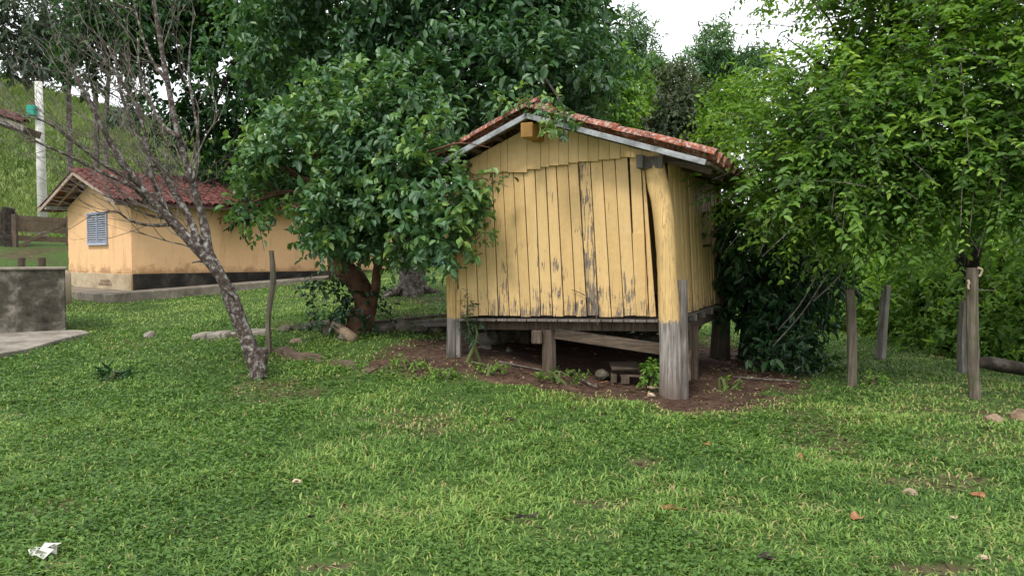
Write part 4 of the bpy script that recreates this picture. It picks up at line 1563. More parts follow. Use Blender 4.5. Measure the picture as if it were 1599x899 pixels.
tk = MB()
P = curve_pts([Vector((.08, 0, -.2)), gp_(561, 505), gp_(572, 478), gp_(560, 445), gp_(540, 420), gp_(527, 395), gp_(520, 350, -.3), gp_(530, 290, -.6)], 4)
tk.tube(P, lerp_list([.25, .19, .17, .165, .155, .135, .11, .07], len(P)), 12, .1, 6)
tk.build('trunk', M['bark_red'], guava, True)
tk = MB()
P = curve_pts([gp_(574, 522, -.05), gp_(577, 490, -.05), gp_(586, 450, -.05), gp_(590, 415, -.1), gp_(600, 360, -.3), gp_(625, 300, -.6)], 4)
tk.tube(P, lerp_list([.10, .085, .075, .07, .06, .04], len(P)), 9, .08, 7)
tk.build('trunk', M['bark_red'], guava, True)
globes = [lobe(490, 238, 11.4, .92, 1.0, .6), lobe(560, 215, 11.2, 1.15, 1.1, 1.0), lobe(640, 235, 10.8, 1.0, 1.0, 1.0), lobe(600, 310, 10.9, 1.15, 1.0, .8), lobe(680, 310, 9.75, .50, .5, .70),
          lobe(540, 330, 11.0, .7, .7, .5), lobe(655, 150, 11.2, .6, .6, .55), lobe(432, 268, 11.6, .4, .5, .42), lobe(700, 362, 9.5, .34, .3, .36), lobe(622, 372, 10.8, .6, .5, .28), lobe(512, 375, 11.2, .26, .3, .2),
          lobe(396, 315, 11.6, .18, .25, .5), lobe(585, 385, 11.4, .4, .4, .2), lobe(738, 290, 9.3, .14, .15, .22), lobe(684, 232, 9.25, .28, .25, .30)]
globes = [(tuple(Vector(c) + gi), tuple(.9 * q for q in s)) for c, s in globes]
bm_ = MB()
limbs(bm_, gp_(528, 310, -.5), .07, [c for c, s in globes[:4]] + [globes[7][0], globes[11][0], globes[5][0]], 3, 4)
limbs(bm_, gp_(620, 310, -.5), .05, [globes[2][0], globes[4][0], globes[6][0], globes[8][0], globes[9][0], globes[13][0], globes[14][0]], 4, 4)
bm_.build('branch', M['bark_red'], guava, True)
crown('crown', M['guava_leaf'], guava, globes, 3700, 7, .115, .062, 21, droop=.12, shell=.35, gap=-.32, gapscale=3.2, twiglen=.30, young=.09, spread=.85)
# the tuft of leaves at the tree's foot
crown('foliage', M['dark_leaf'], guava, [((-.35, -.1, .45), (.28, .2, .38)), ((.28, -.15, .3), (.12, .1, .35))], 110, 6, .09, .045, 22, droop=.25)

# big tree behind the hut: mottled trunk
mg = gnd(643, 457)
mango = empty('big_leafy_tree', mg, label='big dark leafy tree behind the hut with mottled grey trunk', cat='tree')
mi = -Vector(mg)
tk = MB()
P = curve_pts([Vector((0, 0, -.3)), Vector((0, 0, .35)), V3(641, 400, mg[1]) + mi, V3(645, 330, mg[1]) + mi, V3(655, 250, mg[1] - .5) + mi, V3(690, 150, mg[1] - 1.5) + mi], 4)
tk.tube(P, lerp_list([.40, .30, .27, .26, .24, .17], len(P)), 12, .12, 8)
for k in range(6):
    a = k * 1.05 - 2.4
    tk.tube([(0, 0, .25), (.35 * math.cos(a), .35 * math.sin(a), .05), (.9 * math.cos(a), .9 * math.sin(a), -.06 + (h1(mg[0] + .9 * math.cos(a), mg[1] + .9 * math.sin(a)) - mg[2]))], [.12, .09, .03], 7, .2, k)
tk.build('trunk', M['bark_mottle'], mango, True)
ml = [lobe(760, 60, 14.0, 2.4, 2.0, 1.7), lobe(840, 70, 12.8, .95, 1.5, 1.35), lobe(830, 5, 13.2, 1.0, 1.4, 1.2), lobe(640, 60, 14.5, 2.2, 1.8, 1.7), lobe(560, 110, 14.5, 1.8, 1.6, 1.6), lobe(740, 130, 11.8, 1.2, 1.0, .75),
      lobe(850, 135, 11.3, .95, 1.0, .62), lobe(680, -40, 13.5, 2.6, 2.2, 1.6), lobe(520, 20, 14.5, 1.8, 1.6, 1.6), lobe(900, 100, 12.5, .42, .8, .8), lobe(740, -60, 13.0, 1.9, 1.6, 1.2), lobe(600, 200, 14.5, 1.6, 1.2, 1.4), lobe(760, 165, 12.6, 1.1, .8, .45)]
ml = [(tuple(Vector(c) + mi), s) for c, s in ml]
bm_ = MB()
limbs(bm_, P[-1], .12, [c for c, s in ml], 8, 5, 6, .4, .6)
hang = [V3(850, 120, 10.6), V3(878, 165, 9.0), V3(880, 200, 8.75), V3(876, 222, 8.7)]
hp = curve_pts([q + mi for q in hang], 4)
bm_.tube(hp, lerp_list([.02, .010, .004], len(hp)), 5)
bm_.build('branch', M['bark_dark'], mango, True)
crown('crown', M['mango_leaf'], mango, ml, 9500, 7, .135, .066, 31, droop=.12, shell=.6, gap=-.4, gapscale=1.7, twiglen=.38, young=.05)
sprig = [(tuple(V3(870, 180, 8.85) + mi), (.16, .1, .10)), (tuple(V3(878, 197, 8.75) + mi), (.12, .08, .10)), (tuple(V3(845, 165, 9.0) + mi), (.25, .15, .10)), (tuple(V3(800, 160, 9.4) + mi), (.3, .2, .12))]
crown('sprays', M['guava_leaf'], mango, sprig, 60, 6, .075, .038, 33, droop=.4, twiglen=.16, young=.25)

# dark tree with the leaning trunk
lgp = Vector(gnd(528, 436))
lean = empty('leaning_dark_tree', lgp, label='dark shady tree with a black leaning trunk above the house roof', cat='tree')
li = -lgp
LY = lgp[1]
tk = MB()
P = curve_pts([Vector((0, 0, -.3)), V3(515, 330, LY) + li, V3(490, 240, LY) + li, V3(466, 180, LY) + li, V3(450, 120, LY) + li, V3(432, 60, LY) + li, V3(400, 0, LY) + li, V3(375, -60, LY) + li], 4)
tk.tube(P, lerp_list([.28, .24, .22, .20, .19, .17, .15, .12], len(P)), 10, .1, 9)
f2 = curve_pts([V3(434, 65, LY) + li, V3(450, 35, LY) + li, V3(495, 10, LY) + li], 4)
tk.tube(f2, lerp_list([.10, .07, .04], len(f2)), 8, .1, 2)
tk.build('trunk', M['bark_dark'], lean, True)
ll = [lobe(330, 110, LY, 2.2, 1.8, 2.0), lobe(400, 170, LY + .6, 2.0, 1.4, 2.2), lobe(310, 230, LY, 1.3, 1.2, 1.3), lobe(370, 30, LY, 2.6, 1.8, 1.5), lobe(250, 40, LY - .3, 1.9, 1.5, 1.2), lobe(470, 250, LY + 1.0, 1.5, 1.0, 1.8), lobe(180, 20, LY - .3, 1.3, 1.2, .9),
      lobe(450, 60, LY + 1.2, 2.0, 1.2, 1.8), lobe(350, 270, LY - .4, .7, .8, 1.2), lobe(385, 320, LY - 1.5, .4, .4, .75), lobe(110, 70, LY, .6, .8, .6), lobe(330, -60, LY, 3.4, 2.0, 1.4), lobe(225, 95, LY, 1.1, 1.0, .9), lobe(160, 60, LY, 1.3, 1.0, .8), lobe(130, 120, LY, .6, .6, .5)]
ll = [(tuple(Vector(c) + li), s) for c, s in ll]
bm_ = MB()
limbs(bm_, P[-6], .10, [c for c, s in ll], 12, 5, 6)
bm_.build('branch', M['bark_dark'], lean, True)
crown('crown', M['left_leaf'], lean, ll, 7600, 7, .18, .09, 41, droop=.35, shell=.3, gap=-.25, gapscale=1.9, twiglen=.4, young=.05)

# big spreading tree on the right
rg = gnd(1500, 545)
right = empty('spreading_tree', rg, label='large spreading yellow-green tree overhanging the lawn on the right', cat='tree')
ri = -Vector(rg)
tk = MB()
P = curve_pts([Vector((0, 0, -.3)), Vector((-.1, -.2, 1.0)), Vector((-.2, -.7, 2.2)), Vector((-.1, -1.2, 3.4)), Vector((.2, -1.4, 4.6))], 4)
tk.tube(P, lerp_list([.26, .21, .18, .15, .10], len(P)), 10, .1, 3)
tk.build('trunk', M['bark_dark'], right, True)
rl = [lobe(1265, 190, 9.6, .8, .9, .75), lobe(1310, 130, 9.6, 1.1, 1.1, 1.0), lobe(1420, 120, 9.6, 1.4, 1.3, 1.2), lobe(1540, 140, 9.4, 1.4, 1.3, 1.3), lobe(1300, 250, 9.6, 1.2, 1.2, .9), lobe(1420, 235, 9.6, 1.3, 1.2, .95), lobe(1550, 215, 9.2, 1.2, 1.1, .95),
      lobe(1290, 295, 9.8, .8, .9, .55), lobe(1330, 290, 10.2, 1.0, 1.0, .45), lobe(1450, 262, 10.0, 1.0, 1.0, .40), lobe(1235, 270, 9.6, .5, .6, .5), lobe(1300, 45, 9.8, .6, .7, .55), lobe(1470, 40, 9.8, 1.1, 1.0, .9), lobe(1390, 30, 9.6, 1.2, 1.0, .8), lobe(1330, 80, 10.2, 1.0, 1.0, .8), lobe(1560, 20, 9.4, 1.4, 1.2, .9),
      lobe(1660, 110, 9.2, 1.5, 1.4, 1.6), lobe(1500, -80, 10.0, 2.6, 2.0, 1.0), lobe(1205, 220, 9.7, .34, .5, .34), lobe(1230, 50, 9.5, .18, .3, .28), lobe(1590, 262, 9.0, .8, .8, .4), lobe(1270, 345, 10.8, .5, .5, .25), lobe(1200, 120, 9.6, .25, .3, .2), lobe(1195, 290, 9.6, .2, .3, .2),
      lobe(1730, 0, 8.5, 1.3, 1.5, 1.2)]
rl = [(tuple(Vector(c) + ri), s) for c, s in rl]
bm_ = MB()
limbs(bm_, P[10], .09, [c for c, s in rl[:14]] + [rl[20][0], rl[21][0]], 6, 6, 6, .35, .45)
bm_.build('branch', M['bark_dark'], right, True)
Vv, Fc, A, TP, td = crown_arrays(rl, 8600, 13, .080, .038, 51, droop=.20, shell=.35, gap=-.62, gapscale=2.3, twiglen=.62, young=.16, arch=.10, ranked=True)
link_mesh('crown', np_mesh('crown', Vv, Fc, {'rnd': A}), M['right_leaf'], right)
tw = MB()
for i in range(0, len(TP), 6):
    p_, d_ = Vector(TP[i]), Vector(td[i])
    tw.tube([p_ - d_ * .25, p_, p_ + d_ * .4 - Vector((0, 0, .06)), p_ + d_ * .75 - Vector((0, 0, .22))], [.006, .005, .004, .002], 4, cap=False)
# long hanging bare shoots
for k in range(10):
    px, py = random.uniform(1200, 1590), random.uniform(290, 360)
    p_ = V3(px, py, 9.3 + random.uniform(-.5, .8)) + ri
    a = random.uniform(-.5, .2)
    q_ = p_ + Vector((a * .8, random.uniform(-.2, .2), -random.uniform(.2, .5)))
    tw.tube(curve_pts([p_, p_.lerp(q_, .5) + Vector((.05, 0, .06)), q_], 3), lerp_list([.007, .003], 7), 4, cap=False)
for (a_, b_) in (((1292, 428), (1207, 540)), ((1275, 430), (1215, 515)), ((1270, 470), (1330, 400))):
    p_, q_ = V3(*a_, 9.6) + ri, V3(*b_, 9.9) + ri
    tw.tube(curve_pts([p_, p_.lerp(q_, .5) + Vector((.03, 0, -.03)), q_], 4), lerp_list([.010, .006], 9), 5, cap=False)
tw.build('twigs', M['twig'], right)


def shrub(name, px, py, depth, lobes_, mat, n, L, Wd, seed, label, cat='shrub', group=None, per=7, stems=7, stem_mat='bark_dark', **kw):
    g = Vector(gnd(px, py)) if depth is None else Vector((at(px, py, depth)[0], depth, h1(at(px, py, depth)[0], depth)))
    e = empty(name, g, label=label, cat=cat, group=group)
    lb = [(tuple(Vector(c) - g), s) for c, s in lobes_]
    sm = MB()
    r = random.Random(seed)
    for k in range(stems):
        c, s = lb[k % len(lb)]
        tgt = Vector(c) + Vector((r.uniform(-.5, .5) * s[0], r.uniform(-.4, .4) * s[1], r.uniform(-.2, .5) * s[2]))
        b_ = Vector((r.uniform(-.12, .12), r.uniform(-.1, .1), -.05))
        pts = curve_pts([b_, b_.lerp(tgt, .5) + Vector((r.uniform(-.1, .1), 0, .1)), tgt], 4)
        sm.tube(pts, lerp_list([.03, .015, .006], len(pts)), 5, .1, k, cap=False)
    sm.build('stem', M[stem_mat], e, True)
    crown('foliage', M[mat], e, lb, n, per, L, Wd, seed, **kw)
    return e


shrub('dark_shrub', 1165, 556, 12.0, [lobe(1190, 440, 11.6, .55, .6, .75), lobe(1225, 480, 11.3, .5, .5, .6), lobe(1170, 390, 11.8, .45, .5, .6), lobe(1225, 545, 10.9, .42, .4, .28), lobe(1200, 570, 10.6, .3, .3, .16), lobe(1152, 370, 11.0, .25, .25, .35), lobe(1260, 430, 11.6, .5, .5, .4)],
      'dark_leaf', 900, .13, .052, 61, 'dark glossy shrub against the back corner of the hut', droop=.35, shell=.3, gap=-.5, gapscale=3.0, stems=9)
shrub('young_fern', 736, 515, 9.75, [lobe(738, 512, 9.7, .07, .1, .10), lobe(730, 478, 9.75, .04, .05, .10)], 'dark_leaf', 42, .06, .010, 62, 'small feathery green plant beside the hut left post', cat='plant', stems=2, stem_mat='stem_green', droop=.2, twiglen=.1)
shrub('leafy_weed', 1020, 596, 9.15, [lobe(1020, 584, 9.15, .10, .1, .09)], 'bank_leaf', 40, .06, .035, 63, 'bright green weed growing left of the big hut post', cat='plant', stems=5, stem_mat='stem_green', twiglen=.1)
for k, (px, py, w, lab) in enumerate(((875, 594, .28, 'low green weeds at the grass edge below the short hut post'), (770, 582, .18, 'low weeds at the soil edge left of the short hut post'), (640, 575, .2, 'low bushy weeds on the slope left of the hut'),
                                    (1365, 600, .2, 'low green weeds at the foot of the pale squared fence post'), (176, 592, .2, 'dark broad-leaved weed alone on the lawn at left'), (690, 590, .14, 'small weed tuft below the hut left post'), (1140, 605, .12, 'small weed on bare soil right of the big hut post'))):
    g = gnd(px, py)
    shrub('lawn_weed', px, py, None, [((g[0], g[1], g[2] + .05), (w, w * .5, .035))], 'bank_leaf' if k != 4 else 'dark_leaf', int(95 * w), .045 if k != 4 else .11, .022, 70 + k, lab, cat='weed', group='low weeds on the ground', stems=3, stem_mat='stem_green', twiglen=.08, droop=.05)

# shrubs on the bank at the right, and what grows behind the hut
bank = [(1300, 520, 16.5, [(1290, 470, 16.3, .9, .7, .7), (1330, 430, 16.8, 1.0, .7, .8)], 'bank shrub with mid green leaves right of the dark shrub', 'bank_leaf'),
        (1400, 520, 15.6, [(1410, 480, 15.2, .9, .7, .6), (1440, 520, 14.4, .6, .5, .4), (1420, 430, 16, 1.0, .8, .7)], 'bank shrub behind the pale squared fence post', 'bank_leaf'),
        (1480, 540, 13.9, [(1470, 490, 13.8, .7, .6, .6), (1490, 540, 13.0, .6, .5, .35), (1470, 430, 14.4, .9, .7, .6)], 'leafy bank shrub just left of the tall dark post', 'bank_leaf'),
        (1560, 555, 13.0, [(1560, 500, 12.8, .8, .6, .6), (1580, 550, 12.3, .6, .5, .35), (1560, 440, 13.4, .9, .7, .6)], 'leafy bank shrub just right of the tall dark post', 'bank_leaf'),
        (1650, 570, 12.2, [(1650, 510, 12.0, .8, .7, .8), (1640, 430, 12.6, .9, .7, .7)], 'bank shrub cut off by the right edge', 'bank_leaf')]
for k, (px, py, Y, lb, lab, mt) in enumerate(bank):
    shrub('bank_shrub', px, py, Y, [lobe(*q) for q in lb], mt, 1150, .12, .05, 80 + k, lab, group='shrubs along the right bank', droop=.2, shell=.3, gap=-.6, gapscale=2.5, stems=14, stem_mat='twig', young=.12, twiglen=.35)
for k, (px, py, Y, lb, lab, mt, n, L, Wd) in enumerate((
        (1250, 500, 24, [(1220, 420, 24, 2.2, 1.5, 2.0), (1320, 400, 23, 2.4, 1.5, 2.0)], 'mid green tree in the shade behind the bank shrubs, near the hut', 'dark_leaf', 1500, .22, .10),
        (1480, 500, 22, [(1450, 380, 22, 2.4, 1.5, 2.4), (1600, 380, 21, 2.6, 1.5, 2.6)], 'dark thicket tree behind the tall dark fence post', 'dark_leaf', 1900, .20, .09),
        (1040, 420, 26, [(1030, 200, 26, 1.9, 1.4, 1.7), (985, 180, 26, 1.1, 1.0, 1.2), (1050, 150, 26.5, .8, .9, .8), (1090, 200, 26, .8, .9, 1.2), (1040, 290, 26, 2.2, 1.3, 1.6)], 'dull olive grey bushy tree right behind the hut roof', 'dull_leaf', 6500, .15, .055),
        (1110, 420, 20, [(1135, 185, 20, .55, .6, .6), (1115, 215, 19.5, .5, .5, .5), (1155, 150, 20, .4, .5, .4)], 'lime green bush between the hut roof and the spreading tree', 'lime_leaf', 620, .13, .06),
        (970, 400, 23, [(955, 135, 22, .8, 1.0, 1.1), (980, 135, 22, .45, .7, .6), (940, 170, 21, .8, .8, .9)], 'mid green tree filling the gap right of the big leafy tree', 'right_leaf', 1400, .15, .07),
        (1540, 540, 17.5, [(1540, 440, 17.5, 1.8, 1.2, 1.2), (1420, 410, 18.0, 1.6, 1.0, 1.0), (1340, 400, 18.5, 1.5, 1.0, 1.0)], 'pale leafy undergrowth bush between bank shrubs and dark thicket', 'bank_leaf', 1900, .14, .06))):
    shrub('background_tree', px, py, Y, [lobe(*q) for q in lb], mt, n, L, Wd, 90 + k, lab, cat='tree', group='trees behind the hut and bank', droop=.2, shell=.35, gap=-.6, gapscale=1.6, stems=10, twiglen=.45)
# bamboo plumes
for k, (px, py, w, hgt, lab) in enumerate(((993, 70, .6, 2.0, 'bluish bamboo plume nearest the big leafy tree'), (1103, 78, 1.0, 1.7, 'rounded bamboo plume in the middle of the sky gap'), (1160, 98, 1.0, 1.0, 'arching bamboo plume beside the spreading tree'), (1027, 112, .5, .6, 'small low bamboo tip between two taller plumes'))):
    Y = 34
    top = V3(px, py, Y)
    g = Vector((top.x + .4, Y, h1(top.x, Y)))
    e = empty('bamboo', g, label=lab, cat='bamboo', group='bamboo behind the hut')
    sm = MB()
    lb = []
    for j in range(4):
        tip_ = top - g + Vector((random.uniform(-w, w), random.uniform(-.5, .5), random.uniform(-.3, .6) * hgt))
        pts = curve_pts([Vector((random.uniform(-.3, .3), 0, 0)), Vector((0, 0, tip_.z * .6)), tip_ + Vector((-.1, 0, .15)), tip_ + Vector((.35 * (1 if j % 2 else -1), 0, -.1))], 4)
        sm.tube(pts, lerp_list([.05, .03, .008], len(pts)), 5, cap=False)
        lb.append((tuple(tip_ + Vector((0, 0, -.25 * hgt))), (w * .6, .5, hgt * .42)))
    sm.build('culm', M['stem_green'], e, True)
    crown('foliage', M['bamboo_leaf'], e, lb, 520, 6, .24, .055, 110 + k, droop=.3, shell=.1, twiglen=.4)
# pale gum tree high at the left
gg2 = Vector((at(95, 380, 34)[0], 34.0, 2.0))
gum = empty('gum_tree', gg2, label='thin grey-green gum tree standing against the sky at top left', cat='tree')
tk = MB()
for (a_, b_, c_) in (((110, 330), (107, 150), (100, -20)), ((150, 330), (150, 170), (140, 20)), ((165, 330), (166, 180), (175, 60))):
    pts = curve_pts([V3(*a_, 34) - gg2, V3(*b_, 34) - gg2, V3(*c_, 34) - gg2], 4)
    tk.tube(pts, lerp_list([.16, .12, .06], len(pts)), 8, .08, 1)
tk.build('trunk', M['bark_mottle'], gum, True)
gl = [lobe(20, 60, 33, 2.0, 1.2, 1.4), lobe(70, 25, 33, 2.0, 1.4, 1.2), lobe(15, 95, 33, 1.2, 1, .8), lobe(120, 40, 33, 1.8, 1, 1.2), lobe(60, 90, 33, 1.2, .9, .8), lobe(-60, 40, 33, 2.6, 1.4, 2.2), lobe(175, 80, 33.5, 1.3, .8, 1.3), lobe(195, 160, 34, 1.0, .8, 1.0)]
gl = [(tuple(Vector(c) - gg2), s) for c, s in gl]
bm_ = MB()
limbs(bm_, V3(107, 130, 34) - gg2, .08, [c for c, s in gl], 5, 5, 5)
bm_.build('branch', M['bark_mottle'], gum, True)
crown('crown', M['gum_leaf'], gum, gl, 2100, 6, .26, .10, 120, droop=.4, shell=.1, gap=-.2, gapscale=1.3, twiglen=.5, young=.03)
# bushes at the foot of the hill
for k, (px, py, Y, rr, lab) in enumerate(((15, 310, 33, 1.3, 'pale green bush on the hill slope above the stump'), (90, 300, 36, 1.0, 'green bush on the hill slope behind the utility pole'), (235, 235, 38, 1.6, 'bush on the slope just above the house ridge'), (310, 250, 38, 1.8, 'bush on the slope behind the house roof and dark tree'))):
    Y_ = Y
    c = at(px, py, Y_)
    g = Vector((c[0], Y_, float(hill_z(np.array([c[0]]), np.array([float(Y_)]))[0])))
    e = empty('slope_bush', g, label=lab, cat='bush', group='bushes on the hillside')
    sm = MB()
    for j in range(5):
        a = j * 1.26
        sm.tube([(0, 0, -.2), (.3 * rr * math.cos(a), .3 * rr * math.sin(a), .4 * rr), (.6 * rr * math.cos(a), .6 * rr * math.sin(a), .9 * rr)], [.05, .03, .01], 5, cap=False)
    sm.build('stem', M['twig'], e, True)
    crown('foliage', M['lime_leaf'] if k < 2 else M['bank_leaf'], e, [((0, 0, rr * .6), (rr, rr * .8, rr * .7)), ((rr * .6, 0, rr * .4), (rr * .7, rr * .6, rr * .5))], 330, 6, .20, .09, 130 + k, droop=.2, gap=-.6, twiglen=.4)

# ------------------------------------------------------------------ grass and other ground cover
def grass_blades(n, seed):
    r = np.random.default_rng(seed)
    Y = 2.4 * (34 / 2.4) ** r.uniform(0, 1, n)
    X = r.uniform(-1, 1, n) * (.74 * Y + 1.6)
    clump = vnoise(X, Y, 3.1, 31)
    fine = vnoise(X, Y, 11, 32)
    d = dirt(X, Y)
    u, v = hut_local(X, Y)
    hu, hv = house_local(X, Y)
    under = (u > -2.9) & (u < .1) & (v > .1) & (v < 3.6)
    inside = ((hu > -1.02) & (hv > -.92) & (hu < 14))
    ta, tb_ = (X - q0[0]) * math.cos(R(30)) + (Y - q0[1]) * math.sin(R(30)), -(X - q0[0]) * math.sin(R(30)) + (Y - q0[1]) * math.cos(R(30))
    tank = (ta < 0) & (ta > -3.5) & (tb_ > 0) & (tb_ < 1.7)
    poly = np.array([p[:2] for p in sb])
    ins = np.zeros(n, bool)
    j = len(poly) - 1
    for i in range(len(poly)):
        c1 = (poly[i, 1] > Y) != (poly[j, 1] > Y)
        with np.errstate(divide='ignore', invalid='ignore'):
            xi = (poly[j, 0] - poly[i, 0]) * (Y - poly[i, 1]) / (poly[j, 1] - poly[i, 1]) + poly[i, 0]
        ins ^= c1 & (X < xi)
        j = i
    pk = np.clip(1.05 - 1.0 * d, 0, 1) * (.55 + .45 * np.clip(clump + .6, 0, 1))
    ok = (r.uniform(0, 1, n) < pk) & ~under & ~inside & ~tank & ~ins
    return X[ok], Y[ok], clump[ok], fine[ok], d[ok], r


X, Y, clump, fine, d, r = grass_blades(430000, 3)
n = len(X)
Z = H(X, Y) + .012 * vnoise(X, Y, 7, 2) + .02 * vnoise(X, Y, 2.2, 3) - .02 * d - .004
lush = np.clip(.5 + .5 * vnoise(X, Y, .55, 40) + .2 * np.exp(-((Y - 8.2) / 1.0) ** 2) * (np.abs(X) < 3.5), 0, 1.3)
hgt = (.028 + .030 * r.uniform(0, 1, n) ** 1.5 + .030 * np.clip(lush, 0, 1) * r.uniform(0, 1, n)) * (1 - .45 * np.clip(d * 1.5, 0, 1)) * (1 + .30 * clump)
wid = (.0046 + .0011 * Y) * r.uniform(.6, 1.25, n)
wid = np.minimum(wid, .02)
az = r.uniform(0, 2 * math.pi, n) + 0
leanv = r.uniform(.4, 2.3, n)
ax = np.stack([np.cos(az), np.sin(az), np.zeros(n)], -1)
sd = np.stack([-np.sin(az), np.cos(az), np.zeros(n)], -1)
B = np.stack([X, Y, Z], -1)
up_ = np.array([0, 0, 1.0])
midp = B + up_ * (hgt * .62)[:, None] + ax * (hgt * leanv * .35)[:, None]
tipp = B + up_ * (hgt * (1.0 - .35 * np.clip(leanv - .5, 0, 1)))[:, None] + ax * (hgt * leanv)[:, None]
Vg = np.empty((n, 5, 3))
Vg[:, 0] = B - sd * wid[:, None] * .4
Vg[:, 1] = B + sd * wid[:, None] * .4
Vg[:, 2] = midp + sd * wid[:, None] * .5
Vg[:, 3] = midp - sd * wid[:, None] * .5
Vg[:, 4] = tipp
i5 = np.arange(n)[:, None] * 5
tint = .50 + .22 * r.normal(size=n) + .16 * vnoise(X, Y, .8, 44) + .10 * vnoise(X, Y, 2.4, 45) + .08 * clump - .07 * fine + .16 * np.clip(Y - 12, 0, 5) / 5  # blades farther off tinted paler, painting in sunlight on the far lawn
dry = r.uniform(0, 1, n) < (.03 + .6 * d + .10 * np.clip(vnoise(X, Y, 1.7, 46), 0, 1) ** 2)
tint = np.where(dry, r.uniform(.88, 1.0, n), np.clip(tint, 0, .86))
grass = link_mesh('grass', np_mesh('grass', Vg.reshape(-1, 3), [i5 + np.array([[0, 1, 2, 3]]), i5 + np.array([[3, 2, 4]])], {'rnd': np.repeat(tint, 5)}), M['grass'])
tag(grass, 'short green lawn grass with dry blades and worn patches', 'grass', kind='stuff')

# clover-like cover at the left and among the terrace stones
n = 90000
Y = 3.0 * (14.5 / 3.0) ** r.uniform(0, 1, n)
X = r.uniform(-1, 1, n) * (.72 * Y + 1.2)
cov = vnoise(X, Y, 1.0, 51) + .7 * np.clip((-1.2 - X) / 2.5, -1, 1) + .35 * np.clip((9 - Y) / 6, 0, 1) + .4 * vnoise(X, Y, 4, 52)
u, v = hut_local(X, Y)
ok = (cov > .05) & (dirt(X, Y) < r.uniform(.2, .9, n)) & ~((u > -2.95) & (u < .3) & (v > -.2) & (v < 3.6)) & ~((X < blkx + .1) & (Y > q0[1] - .1))
poly = np.array([p[:2] for p in sb])
ok &= ~((X < poly[3, 0]) & (Y > 11.6) & (Y > np.interp(X, poly[:4, 0], poly[:4, 1])))
X, Y = X[ok], Y[ok]
n = len(X)
Z = H(X, Y) + .012 * vnoise(X, Y, 7, 2) + .02 * vnoise(X, Y, 2.2, 3) - .02 * dirt(X, Y) + r.uniform(.01, .05, n)
a = r.uniform(0, 6.28, n)
ld = np.stack([np.cos(a), np.sin(a), r.uniform(-.2, .5, n)], -1)
nn = np.stack([r.normal(size=n) * .35, r.normal(size=n) * .35, np.ones(n)], -1)
sz = (.022 + .0022 * Y) * r.uniform(.6, 1.3, n)
Vv, Fc, A = leaf_arrays(np.stack([X, Y, Z], -1), ld, nn, sz, sz * .7, np.clip(.38 + .16 * r.normal(size=n) + .1 * vnoise(X, Y, 2, 55), 0, 1))
cover = link_mesh('ground_cover', np_mesh('ground_cover', Vv, Fc, {'rnd': A}), M['cover_leaf'])
tag(cover, 'small round-leaved green ground cover creeping through the lawn', 'ground cover', kind='stuff')

# leaf litter and dry straw on the bare soil
n = 90000
X = r.uniform(-6, 8, n)
Y = r.uniform(3.3, 14, n)
d = dirt(X, Y)
u, v = hut_local(X, Y)
ok = (d > .2) & (r.uniform(0, 1, n) < d * np.where((v > .2) & (v < 3.6) & (u > -2.9) & (u < .1), .05, .20))
X, Y = X[ok], Y[ok]
n = len(X)
Z = H(X, Y) - .012 + r.uniform(0, .018, n) + .02 * vnoise(X, Y, 2.2, 3)
a = r.uniform(0, 6.28, n)
ld = np.stack([np.cos(a), np.sin(a), r.uniform(-.15, .25, n)], -1)
nn = np.stack([r.normal(size=n) * .5, r.normal(size=n) * .5, np.ones(n)], -1)
st_ = r.uniform(0, 1, n) < .45
Ls = np.where(st_, r.uniform(.05, .14, n), r.uniform(.02, .055, n))
Ws = np.where(st_, .007, Ls * .5)
Vv, Fc, A = leaf_arrays(np.stack([X, Y, Z], -1), ld, nn, Ls, Ws, r.uniform(0, 1, n))
N = NT('dry_litter')
N.principled(N.ramp(N.attr('rnd'), [(0, (.04, .022, .015)), (.45, (.105, .06, .038)), (.8, (.20, .13, .085)), (1, (.36, .27, .19))]), .9, None, .1)
litter = link_mesh('leaf_litter', np_mesh('leaf_litter', Vv, Fc, {'rnd': A}), N.m)
tag(litter, 'dry brown leaf litter and straw on the bare soil', 'leaf litter', kind='stuff')

# tufts over the pasture
n = 90000
X = r.uniform(-70, -2, n)
Y = r.uniform(32, 76, n)
Z = hill_z(X, Y) - .05
a = r.uniform(0, 6.28, n)
ld = np.stack([np.cos(a) * .5, np.sin(a) * .5, np.ones(n)], -1)
nn = np.stack([np.cos(a + 1.5), np.sin(a + 1.5), np.full(n, .2)], -1)
Ls = r.uniform(.25, .6, n)
Vv, Fc, A = leaf_arrays(np.stack([X, Y, Z], -1), ld, nn, Ls, Ls * .16, np.clip(.5 + .2 * r.normal(size=n) + .2 * vnoise(X, Y, .3, 60), 0, 1))
hg_ = link_mesh('pasture_grass', np_mesh('pasture_grass', Vv, Fc, {'rnd': A}), M['hill_leaf'])
tag(hg_, 'long pasture grass tufts over the hillside', 'grass', kind='stuff')


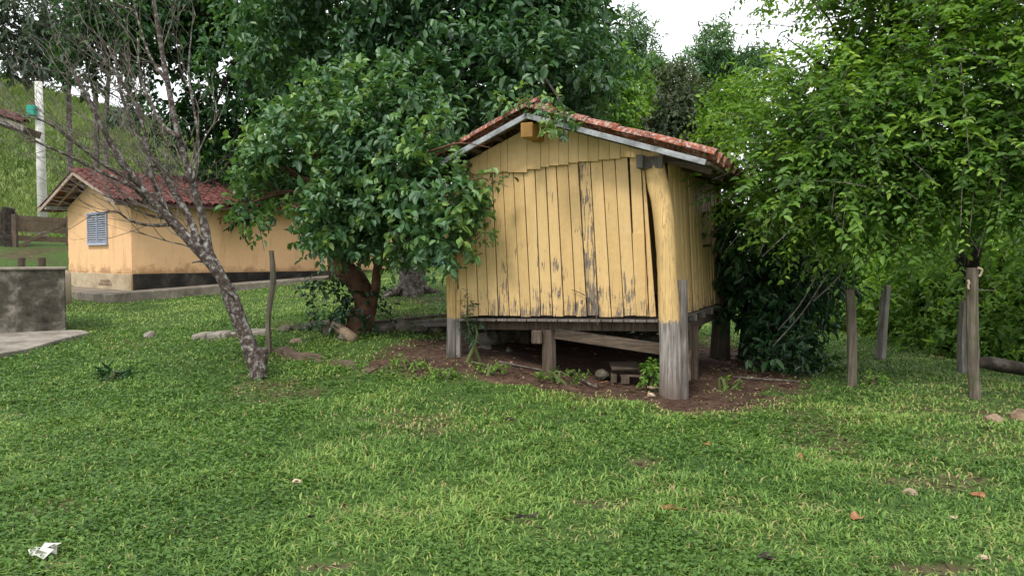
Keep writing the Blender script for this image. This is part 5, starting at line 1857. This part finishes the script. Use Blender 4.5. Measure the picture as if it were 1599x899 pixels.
# ------------------------------------------------------------------ small things lying on the lawn
def dry_leaf(px, py, L, Wd, mat, lab, seed, name='fallen_leaf', group='fallen leaves on the lawn', cat='leaf', lift=.028):
    g = gnd(px, py)
    rr = random.Random(seed)
    a = rr.uniform(0, 6.28)
    mb = MB()
    nx_, ny_ = 6, 4
    vs = []
    for i in range(nx_):
        t = i / (nx_ - 1)
        w = Wd * math.sin(math.pi * (.08 + .86 * t)) ** .7
        for j in range(ny_):
            s = j / (ny_ - 1) - .5
            vs.append((L * (t - .5), w * s, .35 * Wd * (2 * s) ** 2 * (.6 + .4 * math.sin(5 * t)) + .05 * L * math.sin(6 * t + seed) + rr.uniform(-.06, .06) * L))
    fs = [(i * ny_ + j, (i + 1) * ny_ + j, (i + 1) * ny_ + j + 1, i * ny_ + j + 1) for i in range(nx_ - 1) for j in range(ny_ - 1)]
    mb.add(vs, fs)
    o = mb.build(name, M[mat], None, True)
    so = o.modifiers.new('thickness', 'SOLIDIFY')
    so.thickness = .003
    o.location = (g[0], g[1], g[2] + lift)
    o.rotation_euler = (rr.uniform(-.2, .2), rr.uniform(-.2, .2), rr.uniform(-.5, .5) if L > .15 else a)
    return tag(o, lab, cat, group)


dry_leaf(1052, 803, .19, .09, 'brown_leaf', 'largest curled orange-brown leaf on the lawn in front of the hut', 3)
dry_leaf(1338, 815, .12, .07, 'brown_leaf', 'orange-brown leaf on the lawn below the bare patch at right', 5)
dry_leaf(1247, 718, .09, .06, 'brown_leaf', 'small brown leaf on the lawn left of the worn patch', 6)
dry_leaf(1526, 780, .09, .07, 'brown_leaf', 'small orange leaf on the lawn near the right edge', 7)
dry_leaf(1488, 815, .05, .05, 'bone', 'small tan leaf between two orange leaves at lower right', 8)
dry_leaf(1531, 880, .07, .05, 'bone', 'pale leaf in the bottom right corner of the lawn', 9)
dry_leaf(480, 816, .08, .06, 'bark_dark', 'small black leaf on the lawn left of centre', 10)
dry_leaf(1196, 879, .09, .06, 'bark_dark', 'small black leaf at the lower edge of the lawn', 11)
dry_leaf(800, 660, .22, .04, 'bark_dark', 'dark narrow leaf on the grass below the short hut post', 12)
dry_leaf(822, 812, .16, .025, 'bark_dark', 'thin dark twig-like leaf on the lawn left of the largest leaf', 13)
dry_leaf(944, 600, .1, .05, 'brown_leaf', 'brown leaf at the grass edge in front of the hut', 14)
dry_leaf(1020, 610, .14, .07, 'bone', 'pale dry leaf beside the foot of the big hut post', 15)
dry_leaf(1102, 698, .06, .05, 'brown_leaf', 'tiny brown leaf on the bright grass right of centre', 16)
dry_leaf(1268, 574, .10, .06, 'white', 'white scrap of paper on worn ground beside the dark shrub', 17, 'paper_scrap', None, 'paper')
for k, (px, py, s, mt, lab) in enumerate(((463, 759, .03, 'bone', 'tan pebble alone on the lawn at lower left'), (1552, 660, .085, 'rock', 'squarish brown stone on the worn ground at right'), (1593, 655, .11, 'rock', 'flat brown stone cut by the right edge'), (428, 709, .015, 'bone', 'tiny pale pebble in the grass below the bare tree'),
                                       (523, 856, .013, 'white', 'tiny white pebble near the bottom edge'), (235, 526, .10, 'concrete_pale', 'pale lump of concrete in the grass right of the apron'), (1420, 772, .05, 'rock', 'small reddish stone in the bare patch at right'))):
    g = gnd(px, py)
    me = rock_mesh('lawn_stone', (s * 1.2, s, s * .85), 200 + k)
    o = link_mesh('lawn_stone', me, M[mt])
    o.location = (g[0], g[1], g[2] + s * .25 + (.022 if s < .04 else 0))
    o.rotation_euler = (0, 0, k * 2.1)
    tag(o, lab, 'stone', 'stones on the lawn')
# crumpled white paper at lower left
g = gnd(68, 872)
mb = MB()
rr = random.Random(5)
for k in range(7):
    c = Vector((rr.uniform(-.05, .05), rr.uniform(-.04, .04), rr.uniform(.0, .03)))
    a = rr.uniform(0, 6.28)
    mb.prism([c + Vector((.048 * math.cos(a + q) * rr.uniform(.6, 1.2), (.038 * math.sin(a + q)), rr.uniform(-.02, .03))) for q in (0, 1.3, 2.6, 4.3)], (.001, .001, .003))
o = mb.build('crumpled_wrapper', M['white'])
o.location = (g[0], g[1], g[2] + .03)
tag(o, 'crumpled white wrapper on the grass in the lower left corner', 'wrapper')
